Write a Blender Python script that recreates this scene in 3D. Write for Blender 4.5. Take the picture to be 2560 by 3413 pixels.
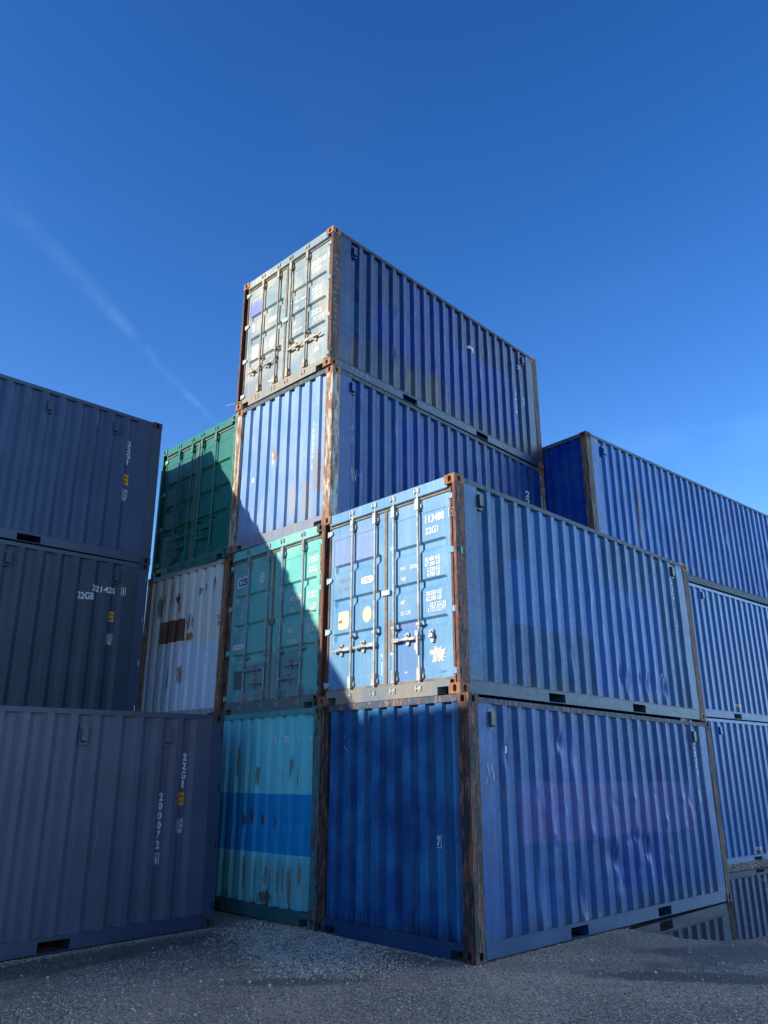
import bpy, bmesh, math, random
import numpy as np
from mathutils import Vector, Matrix
R = math.radians
for o in list(bpy.data.objects): bpy.data.objects.remove(o)
S = bpy.context.scene
COL = S.collection
random.seed(7); rng = np.random.default_rng(7)

# ------------------------------------------------------------------ camera
CAM = (-6.60835998, -5.39234970, 1.74710838)
YAW, PIT, ROL = 0.7892031218, 0.3279813756, -0.00047443
F_PX = 2573.177 ; PW, PH = 2560, 3413
cd_ = bpy.data.cameras.new('camera'); cam = bpy.data.objects.new('camera', cd_); COL.objects.link(cam)
f = Vector((math.cos(YAW)*math.cos(PIT), math.sin(YAW)*math.cos(PIT), math.sin(PIT)))
r = Vector((math.sin(YAW), -math.cos(YAW), 0)); u = r.cross(f)
r2 = r*math.cos(ROL) + u*math.sin(ROL); u2 = -r*math.sin(ROL) + u*math.cos(ROL)
M = Matrix((r2, u2, -f)).transposed().to_4x4(); M.translation = Vector(CAM)
cam.matrix_world = M
cd_.sensor_fit = 'VERTICAL'; cd_.sensor_height = 36.0; cd_.lens = 36.0*F_PX/PH
cd_.clip_start = 0.05; cd_.clip_end = 3000
S.camera = cam
S.render.resolution_x, S.render.resolution_y = 768, 1024

# ------------------------------------------------------------------ light
SUN_DIR = Vector((1.0, -0.40, -0.437)).normalized()      # way the light travels
EL = math.asin(-SUN_DIR.z); SROT = math.atan2(-SUN_DIR.x, -SUN_DIR.y)
W = bpy.data.worlds.new('World'); S.world = W; W.use_nodes = True
nt = W.node_tree; nt.nodes.clear()
def wn(t, **k):
    n = nt.nodes.new(t)
    for a, b in k.items(): setattr(n, a, b)
    return n
sky = wn('ShaderNodeTexSky', sky_type='NISHITA', sun_disc=False, sun_elevation=EL, sun_rotation=SROT,
         altitude=0, air_density=1.25, dust_density=0.35, ozone_density=4.8)
hsv = wn('ShaderNodeHueSaturation'); hsv.inputs['Saturation'].default_value = 1.17; hsv.inputs['Value'].default_value = 1.0; hsv.inputs['Hue'].default_value = 0.515
nt.links.new(sky.outputs[0], hsv.inputs['Color'])
geo = wn('ShaderNodeNewGeometry')     # Incoming = minus the view direction, for the world
tc = wn('ShaderNodeTexCoord')
def wmath(op, a, b=None, c=None, clamp=False):
    n = wn('ShaderNodeMath', operation=op, use_clamp=clamp)
    for i, v in enumerate((a, b, c)):
        if v is None: continue
        if hasattr(v, 'links'): nt.links.new(v, n.inputs[i])
        else: n.inputs[i].default_value = v
    return n.outputs[0]
def wdot(vec):
    n = wn('ShaderNodeVectorMath', operation='DOT_PRODUCT'); nt.links.new(tc.outputs['Generated'], n.inputs[0]); n.inputs[1].default_value = vec
    return n.outputs['Value']
def wss(v, a, b):
    n = wn('ShaderNodeMapRange', interpolation_type='SMOOTHSTEP'); nt.links.new(v, n.inputs[0])
    n.inputs[1].default_value = a; n.inputs[2].default_value = b
    return n.outputs[0]
def wnoise(scale, detail=4, stretch=(1, 1, 1), dist=0):
    mp = wn('ShaderNodeMapping'); mp.inputs['Scale'].default_value = stretch; nt.links.new(tc.outputs['Generated'], mp.inputs[0])
    n = wn('ShaderNodeTexNoise'); n.inputs['Scale'].default_value = scale; n.inputs['Detail'].default_value = detail
    n.inputs['Distortion'].default_value = dist
    nt.links.new(mp.outputs[0], n.inputs['Vector']); return n.outputs['Fac']
# an old vapour trail: a soft band along one great circle
A_ = Vector((0.1853, 0.7798, 0.598)).normalized(); B_ = Vector((0.4748, 0.7757, 0.4157)).normalized()
NRM = A_.cross(B_).normalized(); ALONG = (B_-A_*A_.dot(B_)).normalized()
wob = wmath('MULTIPLY', wmath('SUBTRACT', wnoise(9, 3), 0.5), 0.012)
dist = wmath('ABSOLUTE', wmath('ADD', wdot(NRM), wob))
al = wdot(ALONG)
width = wmath('ADD', wmath('MULTIPLY', wss(al, 0.34, -0.1), 0.016), 0.006)
band = wmath('SUBTRACT', 1.0, wmath('DIVIDE', dist, width, clamp=True), clamp=True)
band = wmath('MULTIPLY', band, wss(al, -0.12, 0.26))
band = wmath('MULTIPLY', band, wss(al, 0.50, 0.34))
band = wmath('MULTIPLY', band, wss(wnoise(26, 5), 0.25, 0.7))
# thin cirrus over the right-hand stack and faint veils elsewhere
C_ = Vector((0.8226, 0.422, 0.3811)).normalized(); D_ = Vector((0.8879, 0.2651, 0.376)).normalized()
n2 = C_.cross(D_).normalized()
d2 = wmath('ABSOLUTE', wmath('ADD', wdot(n2), wmath('MULTIPLY', wmath('SUBTRACT', wnoise(4, 4), 0.5), 0.05)))
cir = wmath('SUBTRACT', 1.0, wmath('DIVIDE', d2, 0.035, clamp=True), clamp=True)
cir = wmath('MULTIPLY', cir, wss(wdot((0.9, 0.2, 0.38)), 0.93, 1.0))
cir = wmath('MULTIPLY', cir, wss(wnoise(7, 6, (1, 1, 4)), 0.35, 0.75))
veil = wmath('MULTIPLY', wss(wnoise(2.6, 6, (1, 1, 2.5), 0.6), 0.52, 0.85), 0.003)
tot = wmath('ADD', wmath('ADD', wmath('MULTIPLY', band, 0.020), wmath('MULTIPLY', cir, 0.016)), veil, clamp=True)
# clear air darkens and deepens overhead, pales towards the horizon
zc = wdot((0, 0, 1))
def wmap(v, a, b, c, d):
    n = wn('ShaderNodeMapRange'); nt.links.new(v, n.inputs[0])
    for i, q in enumerate((a, b, c, d)): n.inputs[i+1].default_value = q
    return n.outputs[0]
nt.links.new(wmap(zc, .25, .85, 1.18, .84), hsv.inputs['Value']); nt.links.new(wmap(zc, .28, .80, 1.24, 1.26), hsv.inputs['Saturation'])
# bright cloud bank added in the unseen south-east sky to light the ribbed sides
bank = wmath('MULTIPLY', wss(wdot((0.845, -0.505, 0.17)), 0.78, 0.92), wss(wnoise(3.2, 6, (1, 1, 2.2), .4), 0.22, 0.50))
bank = wmath('MULTIPLY', bank, 0.92)
tot = wmath('MAXIMUM', tot, bank)
mix = wn('ShaderNodeMix', data_type='RGBA'); nt.links.new(tot, mix.inputs['Factor'])
nt.links.new(hsv.outputs[0], mix.inputs[6]); mix.inputs[7].default_value = (11.5, 19.0, 27.0, 1)
bg = wn('ShaderNodeBackground'); bg.inputs['Strength'].default_value = 0.115
nt.links.new(mix.outputs[2], bg.inputs['Color'])
wo = wn('ShaderNodeOutputWorld'); nt.links.new(bg.outputs[0], wo.inputs[0])

sl = bpy.data.lights.new('sun', 'SUN'); sl.energy = 3.8; sl.angle = R(0.5); sl.color = (1.0, 0.90, 0.74)
so = bpy.data.objects.new('sun', sl); COL.objects.link(so); so.location = (-30, 12, 25)
so.rotation_euler = SUN_DIR.to_track_quat('-Z', 'Y').to_euler()
S.view_settings.view_transform = 'Standard'; S.view_settings.look = 'None'
S.view_settings.exposure = 0.92; S.view_settings.gamma = 1.0
S.render.engine = 'CYCLES'

# ------------------------------------------------------------------ shader helpers
class NT:
    def __init__(s, name):
        s.m = bpy.data.materials.new(name); s.m.use_nodes = True; s.t = s.m.node_tree; s.t.nodes.clear()
        s.out = s.n('ShaderNodeOutputMaterial'); s.b = s.n('ShaderNodeBsdfPrincipled'); s.l(s.b.outputs[0], s.out.inputs[0])
    def n(s, t, **k):
        x = s.t.nodes.new(t)
        for a, b in k.items(): setattr(x, a, b)
        return x
    def l(s, a, b): s.t.links.new(a, b)
    def put(s, v, sock):
        if hasattr(v, 'links'): s.l(v, sock)
        elif isinstance(v, (tuple, list)):
            sock.default_value = tuple(v)+(1,) if (len(v) == 3 and len(sock.default_value) == 4) else v
        else: sock.default_value = v
    def math(s, op, a, b=None, c=None, clamp=False):
        x = s.n('ShaderNodeMath', operation=op, use_clamp=clamp)
        for i, v in enumerate((a, b, c)):
            if v is not None: s.put(v, x.inputs[i])
        return x.outputs[0]
    def mul(s, a, b): return s.math('MULTIPLY', a, b)
    def add(s, a, b): return s.math('ADD', a, b)
    def sub(s, a, b): return s.math('SUBTRACT', a, b)
    def mx(s, a, b): return s.math('MAXIMUM', a, b)
    def ss(s, v, a, b, lo=0., hi=1.):
        x = s.n('ShaderNodeMapRange', interpolation_type='SMOOTHSTEP'); s.put(v, x.inputs[0])
        for i, q in enumerate((a, b, lo, hi)): s.put(q, x.inputs[i+1])
        return x.outputs[0]
    def mix(s, fac, a, b, mode='MIX'):
        x = s.n('ShaderNodeMix', data_type='RGBA', blend_type=mode); s.put(fac, x.inputs[0]); s.put(a, x.inputs[6]); s.put(b, x.inputs[7])
        return x.outputs[2]
    def coord(s, seed=0):
        t = s.n('ShaderNodeTexCoord'); return t.outputs['Object']
    def mapv(s, v, scale=(1, 1, 1), loc=(0, 0, 0)):
        x = s.n('ShaderNodeMapping'); s.l(v, x.inputs[0]); x.inputs['Scale'].default_value = scale; x.inputs['Location'].default_value = loc
        return x.outputs[0]
    def noise(s, v, scale, detail=4, rough=.55, dist=0.):
        x = s.n('ShaderNodeTexNoise'); s.l(v, x.inputs['Vector']); x.inputs['Scale'].default_value = scale
        x.inputs['Detail'].default_value = detail; x.inputs['Roughness'].default_value = rough; x.inputs['Distortion'].default_value = dist
        return x.outputs['Fac']
    def vor(s, v, scale, out='Distance', feature='F1'):
        x = s.n('ShaderNodeTexVoronoi', feature=feature); s.l(v, x.inputs['Vector']); x.inputs['Scale'].default_value = scale
        return x.outputs[out]
    def bump(s, h, strength=.3, dist=.01):
        x = s.n('ShaderNodeBump'); s.put(h, x.inputs['Height']); x.inputs['Strength'].default_value = strength; x.inputs['Distance'].default_value = dist
        s.l(x.outputs[0], s.b.inputs['Normal'])
    def fin(s, col, rough=.5, metal=0., spec=.5, ior=1.5):
        s.b.inputs['IOR'].default_value = ior
        s.put(col, s.b.inputs['Base Color']); s.put(rough, s.b.inputs['Roughness']); s.put(metal, s.b.inputs['Metallic'])
        s.b.inputs['Specular IOR Level'].default_value = spec
        return s.m

def plain(name, col, rough=.5, metal=0., var=.25, seed=1.):
    k = NT(name); v = k.mapv(k.coord(), loc=(seed*3.1, seed, seed*.7))
    n = k.noise(v, 9, 5, .6); n2 = k.noise(v, 60, 3)
    c = k.mix(k.ss(n, .3, .7), tuple(x*(1-var) for x in col), tuple(min(1, x*(1+var*.5)) for x in col))
    k.bump(n2, .12, .004)
    return k.fin(c, k.ss(n, .3, .7, rough-.06, rough+.1), metal)

RUSTC = (0.16, 0.062, 0.026)
def paint(name, base, axis='x', fade=None, fadeamt=.5, streak=.25, rust=.15, rustc=(.13, .055, .03), patches=(), spots=(), low=0., lowc=(.05, .05, .05),
          top=0., chips=0., chipc=(.55, .6, .65), rough=.40, seed=1., wob=.1, bumps=.2, Hc=2.59, ribs=0., tint=None, runs=0.):
    """weathered paint in the container's own metres; patches are repainted areas (u0,u1,z0,z1,colour,soft,opacity)"""
    if tint:
        tf = lambda c: tuple(a*b for a, b in zip(c, tint)); base = tf(base); fade = tf(fade) if fade else None; patches = [q[:4]+(tf(q[4]),)+q[5:] for q in patches]
    k = NT(name); co = k.coord()
    sp = k.n('ShaderNodeSeparateXYZ'); k.l(co, sp.inputs[0])
    U = sp.outputs[0] if axis == 'x' else sp.outputs[1]; Z = sp.outputs[2]
    off = (seed*7.3, seed*3.7, seed*1.9)
    v = k.mapv(co, loc=off)
    vs = k.mapv(co, scale=(9, 9, .55), loc=off)
    vm = k.mapv(co, scale=(1, 1, .35), loc=off)
    nl = k.noise(v, 1.6, 5, .6); ns = k.noise(vs, 2.2, 5, .65); nf = k.noise(v, 26, 4, .7)
    if fade is None: fade = tuple(min(1, x*1.35+.02) for x in base)
    col = k.mix(k.mul(k.ss(nl, .38, .68), fadeamt), base, fade)
    if patches or spots:
        wa = k.noise(k.mapv(co, loc=(5+seed, 1, 2)), 2.3, 5, .7); wb = k.noise(k.mapv(co, loc=(1, 9, seed)), 2.9, 5, .7)
        u_ = k.add(U, k.mul(k.sub(wa, .5), wob*2)); z_ = k.add(Z, k.mul(k.sub(wb, .5), wob*2))
        for (a, b, c, d, pc, sf, op) in patches:
            m = k.mul(k.mul(k.ss(u_, a-sf, a+sf), k.ss(u_, b-sf, b+sf, 1., 0.)), k.mul(k.ss(z_, c-sf, c+sf), k.ss(z_, d-sf, d+sf, 1., 0.)))
            col = k.mix(k.mul(m, op), col, pc)
    if ribs > 0:      # raised ribs painted lighter as if catching light, patchy like chalked paint
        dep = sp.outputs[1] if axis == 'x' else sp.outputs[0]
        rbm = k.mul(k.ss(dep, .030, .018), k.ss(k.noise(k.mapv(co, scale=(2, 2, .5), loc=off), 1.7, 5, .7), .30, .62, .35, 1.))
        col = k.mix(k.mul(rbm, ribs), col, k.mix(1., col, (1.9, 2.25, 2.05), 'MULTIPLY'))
    # long faint vertical streaks and paler faded streaks
    col = k.mix(streak, col, k.mix(k.ss(ns, .3, .72), (.35, .35, .35), (1., 1., 1.)), 'MULTIPLY')
    col = k.mix(k.mul(k.ss(ns, .56, .8), streak*.8), col, fade)
    rm = None
    if low > 0:
        lm = k.mul(k.ss(k.add(Z, k.mul(k.sub(ns, .5), .9)), low, low*.25), .75)
        col = k.mix(lm, col, lowc)
    if top > 0:
        lm = k.mul(k.ss(k.add(Z, k.mul(k.sub(ns, .5), .9)), Hc-.1-top, Hc-.1), .6)
        col = k.mix(lm, col, lowc)
    n3 = k.noise(k.mapv(co, scale=(6, 6, 1.6), loc=off), 2.6, 6, .72)
    if rust > 0:
        th = .74-.2*rust
        rm = k.ss(n3, th, th+.05)
        rc = k.mix(k.ss(nf, .35, .65), tuple(x*.45 for x in rustc), rustc)
        col = k.mix(rm, col, rc)
        halo = k.mul(k.ss(n3, th-.07, th), .35*min(1, rust*2))
        col = k.mix(halo, col, tuple(x*.8+.03 for x in rustc))
    if spots: sn = k.add(k.mul(k.sub(k.noise(k.mapv(co, scale=(12, 12, 2.2), loc=(3, seed, 8)), 1.5, 6, .8), .5), 3.4), k.mul(k.sub(nf, .5), 1.6))
    for (su, sz, ru, rz, sc, op) in spots:
        du = k.math('DIVIDE', k.sub(u_, su), ru); dz = k.math('DIVIDE', k.sub(z_, sz), rz)
        d = k.math('SQRT', k.add(k.mul(du, du), k.mul(dz, dz)))
        m = k.ss(k.add(d, sn), 1.0, .80)
        col = k.mix(k.mul(m, op), col, sc)
    if runs > 0:
        n5 = k.noise(k.mapv(co, scale=(13, 13, .45), loc=(off[1], 4, off[2])), 3., 6, .8)
        col = k.mix(k.mul(k.ss(n5, .70-.10*runs, .73-.10*runs), .7), col, tuple(x*1.2+.02 for x in rustc))
        col = k.mix(k.mul(k.ss(n5, .27+.04*runs, .24+.04*runs), .55), col, tuple(min(1, x*1.5+.06) for x in fade))
    if chips > 0:
        n4 = k.noise(k.mapv(co, scale=(3, 3, .5), loc=(off[1], off[0], 3)), 9, 4, .75)
        col = k.mix(k.mul(k.ss(n4, .80-.14*chips, .83-.14*chips), .8), col, chipc)
    rr = k.ss(nf, .3, .7, rough-.05, rough+.12)
    if rm is not None: rr = k.add(rr, k.mul(rm, .3))
    k.bump(k.add(k.mul(nf, .08), k.mul(nl, 1.)), bumps*.7, .010)
    return k.fin(col, rr, ior=1.33)

def rusty(name, dark=(.035, .035, .04), rustc=(.17, .075, .04), primer=(.30, .12, .085), amount=.5, old=(.2, .22, .24), oldamt=.0, seed=1.):
    k = NT(name); co = k.coord(); off = (seed*4.1, seed*2.3, seed*5.9)
    v = k.mapv(co, scale=(3.2, 3.2, .8), loc=off)
    n1 = k.noise(v, 3.2, 7, .72); n2 = k.noise(k.mapv(co, loc=off), 22, 5, .75); n3 = k.noise(k.mapv(co, scale=(5, 5, .7), loc=(off[2], 1, 2)), 4, 6, .75)
    c = k.mix(k.ss(n1, .62-.3*amount, .70-.3*amount), dark, rustc)
    c = k.mix(k.mul(k.ss(n2, .5, .68), .65), c, tuple(x*.45 for x in rustc))
    c = k.mix(k.mul(k.ss(n3, .54, .58), .85), c, primer)
    if oldamt > 0: c = k.mix(k.ss(k.noise(k.mapv(co, scale=(5, 5, .9), loc=(2, off[0], 7)), 3.4, 6, .75), .68-.3*oldamt, .73-.3*oldamt), c, old)
    k.bump(k.add(n2, k.mul(n3, .8)), .45, .008)
    return k.fin(c, k.ss(n2, .3, .7, .6, .9), 0., .35)

# ------------------------------------------------------------------ mesh helpers
class MB:
    def __init__(s): s.v = []; s.f = []; s.mi = []; s.cur = 0
    def quad(s, *p):
        i = len(s.v); s.v += [tuple(q) for q in p]; s.f.append(tuple(range(i, i+len(p)))); s.mi.append(s.cur)
    def box(s, x0, x1, y0, y1, z0, z1):
        i = len(s.v)
        s.v += [(x, y, z) for x in (x0, x1) for y in (y0, y1) for z in (z0, z1)]
        for q in ((0, 1, 3, 2), (4, 6, 7, 5), (0, 4, 5, 1), (2, 3, 7, 6), (0, 2, 6, 4), (1, 5, 7, 3)):
            s.f.append(tuple(i+k for k in q)); s.mi.append(s.cur)
    def cyl(s, p0, p1, rad, n=12, rad2=None, caps=True):
        p0 = Vector(p0); p1 = Vector(p1); d = (p1-p0).normalized(); a = d.orthogonal().normalized(); b = d.cross(a)
        rad2 = rad if rad2 is None else rad2; i = len(s.v)
        for p, rr in ((p0, rad), (p1, rad2)):
            for k in range(n):
                t = 2*math.pi*k/n; s.v.append(tuple(p+(a*math.cos(t)+b*math.sin(t))*rr))
        for k in range(n):
            s.f.append((i+k, i+(k+1) % n, i+n+(k+1) % n, i+n+k)); s.mi.append(s.cur)
        if caps:
            s.f.append(tuple(i+k for k in range(n))[::-1]); s.f.append(tuple(i+n+k for k in range(n))); s.mi += [s.cur]*2
    def prism(s, poly, mapf, d0, d1):
        """poly (u,z) extruded between depths d0,d1"""
        n = len(poly); i = len(s.v)
        for d in (d0, d1): s.v += [tuple(mapf(a, d, b)) for a, b in poly]
        s.f.append(tuple(range(i, i+n))); s.f.append(tuple(range(i+n, i+2*n))[::-1]); s.mi += [s.cur]*2
        for k in range(n): s.f.append((i+k, i+(k+1) % n, i+n+(k+1) % n, i+n+k)); s.mi.append(s.cur)
    def plate(s, mapf, u0, u1, z0, z1, d0, d1, holes=()):
        us = sorted({u0, u1, *[h[0] for h in holes], *[h[1] for h in holes]}); zs = sorted({z0, z1, *[h[2] for h in holes], *[h[3] for h in holes]})
        for a, b in zip(us, us[1:]):
            for c, d in zip(zs, zs[1:]):
                cu, cz = (a+b)/2, (c+d)/2
                if any(h[0] < cu < h[1] and h[2] < cz < h[3] for h in holes): continue
                p = mapf(a, d0, c); q = mapf(b, d1, d)
                s.box(min(p[0], q[0]), max(p[0], q[0]), min(p[1], q[1]), max(p[1], q[1]), min(p[2], q[2]), max(p[2], q[2]))
    def build(s, name, mats, parent=None, smooth=False, loc=None):
        me = bpy.data.meshes.new(name); me.from_pydata(s.v, [], s.f)
        if not isinstance(mats, (list, tuple)): mats = [mats]
        for m in mats: me.materials.append(m)
        if len(mats) > 1: me.polygons.foreach_set('material_index', s.mi)
        if smooth: me.polygons.foreach_set('use_smooth', [True]*len(s.f))
        me.update()
        return link(name, me, parent)
def link(name, me, parent=None):
    o = bpy.data.objects.new(name, me); COL.objects.link(o)
    if parent is not None: o.parent = parent
    return o
def tag(o, label=None, cat=None, group=None, kind=None):
    if label: o['label'] = label
    if cat: o['category'] = cat
    if group: o['group'] = group
    if kind: o['kind'] = kind
    return o

L20, L40, WD, HT, HC = 6.058, 12.192, 2.438, 2.591, 2.896
m_side = lambda u, d, z: (u, d, z)
m_end = lambda u, d, z: (d, u, z)
def m_back(L): return lambda u, d, z: (L-d, u, z)
m_far = lambda u, d, z: (u, WD-d, z)

# corner casting with an oval hole in its end face and its side face
def holed(mb, mp, w, h, cu, cz, ru, rz, depth):
    cor = [(0, 0), (w, 0), (w, h), (0, h)]
    ang = sorted([2*math.pi*k/20 for k in range(20)]+[math.atan2(b-cz, a-cu) % (2*math.pi) for a, b in cor])
    out, inn = [], []
    for t in ang:
        c, s_ = math.cos(t), math.sin(t); k = min([q for q in ((w-cu)/c if c > 1e-9 else 9, -cu/c if c < -1e-9 else 9, (h-cz)/s_ if s_ > 1e-9 else 9, -cz/s_ if s_ < -1e-9 else 9)])
        out.append((cu+c*k, cz+s_*k)); e = 2.6
        rr = (abs(c/ru)**e+abs(s_/rz)**e)**(-1/e); inn.append((cu+c*rr, cz+s_*rr))
    n = len(ang)
    for k in range(n):
        j = (k+1) % n
        mb.quad(mp(out[k][0], 0, out[k][1]), mp(out[j][0], 0, out[j][1]), mp(inn[j][0], 0, inn[j][1]), mp(inn[k][0], 0, inn[k][1]))
        mb.quad(mp(inn[k][0], 0, inn[k][1]), mp(inn[j][0], 0, inn[j][1]), mp(inn[j][0], depth, inn[j][1]), mp(inn[k][0], depth, inn[k][1]))
    mb.quad(*[mp(a, depth, b) for a, b in inn])
CW, CD, CH = .162, .178, .118
def casting_base():
    mb = MB()
    holed(mb, m_side, CD, CH, .086, .060, .027, .040, .055)
    holed(mb, m_end, CW, CH, .080, .060, .027, .040, .055)
    mb.quad((CD, 0, 0), (CD, CW, 0), (CD, CW, CH), (CD, 0, CH)); mb.quad((0, CW, 0), (CD, CW, 0), (CD, CW, CH), (0, CW, CH))
    mb.quad((0, 0, 0), (CD, 0, 0), (CD, CW, 0), (0, CW, 0)); mb.quad((0, 0, CH), (CD, 0, CH), (CD, CW, CH), (0, CW, CH))
    me = bpy.data.meshes.new('c'); me.from_pydata(mb.v, [], mb.f)
    bm = bmesh.new(); bm.from_mesh(me); bmesh.ops.remove_doubles(bm, verts=bm.verts, dist=1e-5)
    bmesh.ops.recalc_face_normals(bm, faces=bm.faces)
    # round the outer vertical edge and the two top/bottom outer edges
    def on(e, ax, val): return all(abs(v.co[ax]-val) < 1e-5 for v in e.verts)
    ed = [e for e in bm.edges if (on(e, 0, 0) and on(e, 1, 0)) or (on(e, 0, 0) and on(e, 2, 0)) or (on(e, 1, 0) and on(e, 2, 0))]
    bmesh.ops.bevel(bm, geom=ed, offset=.009, segments=2, affect='EDGES', profile=.5)
    vs = [tuple(v.co) for v in bm.verts]; fs = [tuple(v.index for v in fc.verts) for fc in bm.faces]
    bm.verts.index_update(); fs = [tuple(v.index for v in fc.verts) for fc in bm.faces]
    bm.free(); return vs, fs
CV, CF = casting_base()
def casting(parent, mat, L, H, xe, ye, ze):
    vs = [(L-x if xe else x, WD-y if ye else y, H-z if ze else z) for x, y, z in CV]
    me = bpy.data.meshes.new('corner_casting'); me.from_pydata(vs, [], CF); me.materials.append(mat)
    return link('corner_casting', me, parent)

# profiles: list of (u, depth)
def side_profile(L, n, u0, u1, dout=.010, din=.050, pitch=.2788):
    tot = n*pitch-.072; xs = (L-tot)/2; p = [(u0, dout)]
    for k in range(n):
        a = xs+k*pitch; p += [(a, dout), (a+.068, din), (a+.138, din), (a+.206, dout)]
    return p+[(u1, dout)]
def end_profile(first=.29, n=9, u0=.14, u1=WD-.14, dout=.014, din=.058, pitch=.25):
    p = [(u0, din)] if first-.009-.104 < u0 else [(u0, din)]
    p = [(u0, din)]
    for k in range(n):
        y = first+k*pitch      # slope that faces -y sits at y
        p += [(y-.011, din), (y+.011, dout), (y+.118, dout), (y+.142, din)]
    p = [q for q in p if u0 <= q[0] <= u1] 
    return p+[(u1, p[-1][1])]
def prof_d(p, u):
    for (a, da), (b, db) in zip(p, p[1:]):
        if a <= u <= b: return da+(db-da)*((u-a)/(b-a) if b > a else 0)
    return p[0][1] if u < p[0][0] else p[-1][1]
def mkdent(lst, amp=.0, seed=0):
    rr = random.Random(seed); ph = [rr.uniform(0, 6) for _ in range(6)]
    def fn(u, z):
        d = amp*(math.sin(u*2.1+ph[0]+1.3*math.sin(z*1.7+ph[1]))*math.sin(z*1.9+ph[2])+.5*math.sin(u*7.3+ph[3])*math.sin(z*4.1+ph[4]))
        for (a, b, ra, rb, dp) in lst:
            q = ((u-a)/ra)**2+((z-b)/rb)**2
            if q < 6: d += dp*math.exp(-q)
        return d
    return fn
nodent = lambda u, z: 0.
def panel(name, prof, z0, z1, nz, mp, mat, parent, dent=nodent):
    vs = []; fs = []
    us = []
    for (a, b) in zip(prof, prof[1:]):
        us.append(a)
        if b[0]-a[0] > .06 and nz > 8: us.append(((a[0]+b[0])/2, (a[1]+b[1])/2))
    us.append(prof[-1])
    for j in range(nz+1):
        z = z0+(z1-z0)*j/nz; fade = min(1, (z-z0)/.06, (z1-z)/.06)
        for (uu, d) in us: vs.append(mp(uu, d+dent(uu, z)*fade*(1. if d < .03 else .35), z))
    n = len(us)
    for j in range(nz):
        for i in range(n-1): fs.append((j*n+i, j*n+i+1, (j+1)*n+i+1, (j+1)*n+i))
    me = bpy.data.meshes.new(name); me.from_pydata(vs, [], fs); me.materials.append(mat)
    o = link(name, me, parent); return o

# ------------------------------------------------------------------ lettering
_tc = {}
def text_geo(txt, bold=.012):
    key = (txt, bold)
    if key in _tc: return _tc[key]
    c = bpy.data.curves.new('t', 'FONT'); c.body = txt; c.size = 1; c.offset = bold; c.resolution_u = 4
    o = bpy.data.objects.new('t', c); COL.objects.link(o)
    bpy.context.view_layer.update(); dg = bpy.context.evaluated_depsgraph_get()
    me = bpy.data.meshes.new_from_object(o.evaluated_get(dg))
    v = [(q.co.x, q.co.y) for q in me.vertices]; fs = [tuple(p.vertices) for p in me.polygons]
    bpy.data.objects.remove(o); bpy.data.curves.remove(c); bpy.data.meshes.remove(me)
    xs = [a for a, _ in v]; ys = [b for _, b in v]
    x0, x1, y0, y1 = min(xs), max(xs), min(ys), max(ys)
    _tc[key] = ([((a-x0)/(x1-x0), (b-y0)/(y1-y0)) for a, b in v], fs); return _tc[key]
def flat_decal(name, pieces, mats, parent, mp, depth=None, folds=None, lift=.003, dent=nodent):
    """pieces: (verts2d in (u,z), faces, matindex); laid on a surface with depth(u)"""
    bm = bmesh.new()
    for vs, fs, mi in pieces:
        bv = [bm.verts.new((a, 0, b)) for a, b in vs]
        for fc in fs:
            try: q = bm.faces.new([bv[i] for i in fc]); q.material_index = mi
            except ValueError: pass
    if folds:
        lo = min(v.co.x for v in bm.verts); hi = max(v.co.x for v in bm.verts)
        for c in folds:
            if lo < c < hi: bmesh.ops.bisect_plane(bm, geom=bm.verts[:]+bm.edges[:]+bm.faces[:], plane_co=(c, 0, 0), plane_no=(1, 0, 0))
    layer = {0: 0., 1: .0015, 2: .003}
    dmap = {}
    for fc in bm.faces:
        for v in fc.verts: dmap[v] = max(dmap.get(v, 0), layer.get(fc.material_index, 0) if len(mats) > 1 else 0)
    for v in bm.verts:
        uu, z = v.co.x, v.co.z
        d = (depth(uu, z) if depth else 0.)+dent(uu, z)-lift-dmap.get(v, 0)
        v.co = mp(uu, d, z)
    me = bpy.data.meshes.new(name); bm.to_mesh(me); bm.free()
    for m in mats: me.materials.append(m)
    return link(name, me, parent)
def T(txt, ul, ur, z0, z1, mi=0, bold=.03):      # ul = u of the left side as seen
    v, fs = text_geo(txt, bold); return ([(ul+(ur-ul)*a, z0+(z1-z0)*b) for a, b in v], fs, mi)
def TV(txt, ul, ur, z0, z1, gap=.18, mi=0, bold=.03):  # characters one under another
    n = len(txt); h = (z1-z0)/(n+gap*(n-1)); out = []
    for i, ch in enumerate(txt):
        if ch == ' ': continue
        t = z1-i*h*(1+gap); w = .42 if ch == '1' else 1.; c = (ul+ur)/2; hw = (ur-ul)/2*w
        out.append(T(ch, c-hw, c+hw, t-h, t, mi, bold))
    return out
def RECT(a, b, c, d, mi=0): return ([(a, c), (b, c), (b, d), (a, d)], [(0, 1, 2, 3)], mi)
def RING(a, b, c, d, t=.008, mi=0):
    s_ = 1 if b > a else -1
    return ([(a, c), (b, c), (b, d), (a, d), (a+t*s_, c+t), (b-t*s_, c+t), (b-t*s_, d-t), (a+t*s_, d-t)], [(0, 1, 5, 4), (1, 2, 6, 5), (2, 3, 7, 6), (3, 0, 4, 7)], mi)
def OVAL(cu, cz, ru, rz, mi=0, n=28, e=2., jag=0., seed=0):
    rr = random.Random(seed); pts = []
    for k in range(n):
        t = 2*math.pi*k/n; c, s_ = math.cos(t), math.sin(t); q = (abs(c)**e+abs(s_)**e)**(-1/e)*(1+rr.uniform(-jag, jag*.5))
        pts.append((cu+c*q*ru, cz+s_*q*rz))
    return ([(cu, cz)]+pts, [(0, k+1, (k+1) % n+1) for k in range(n)], mi)
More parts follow.
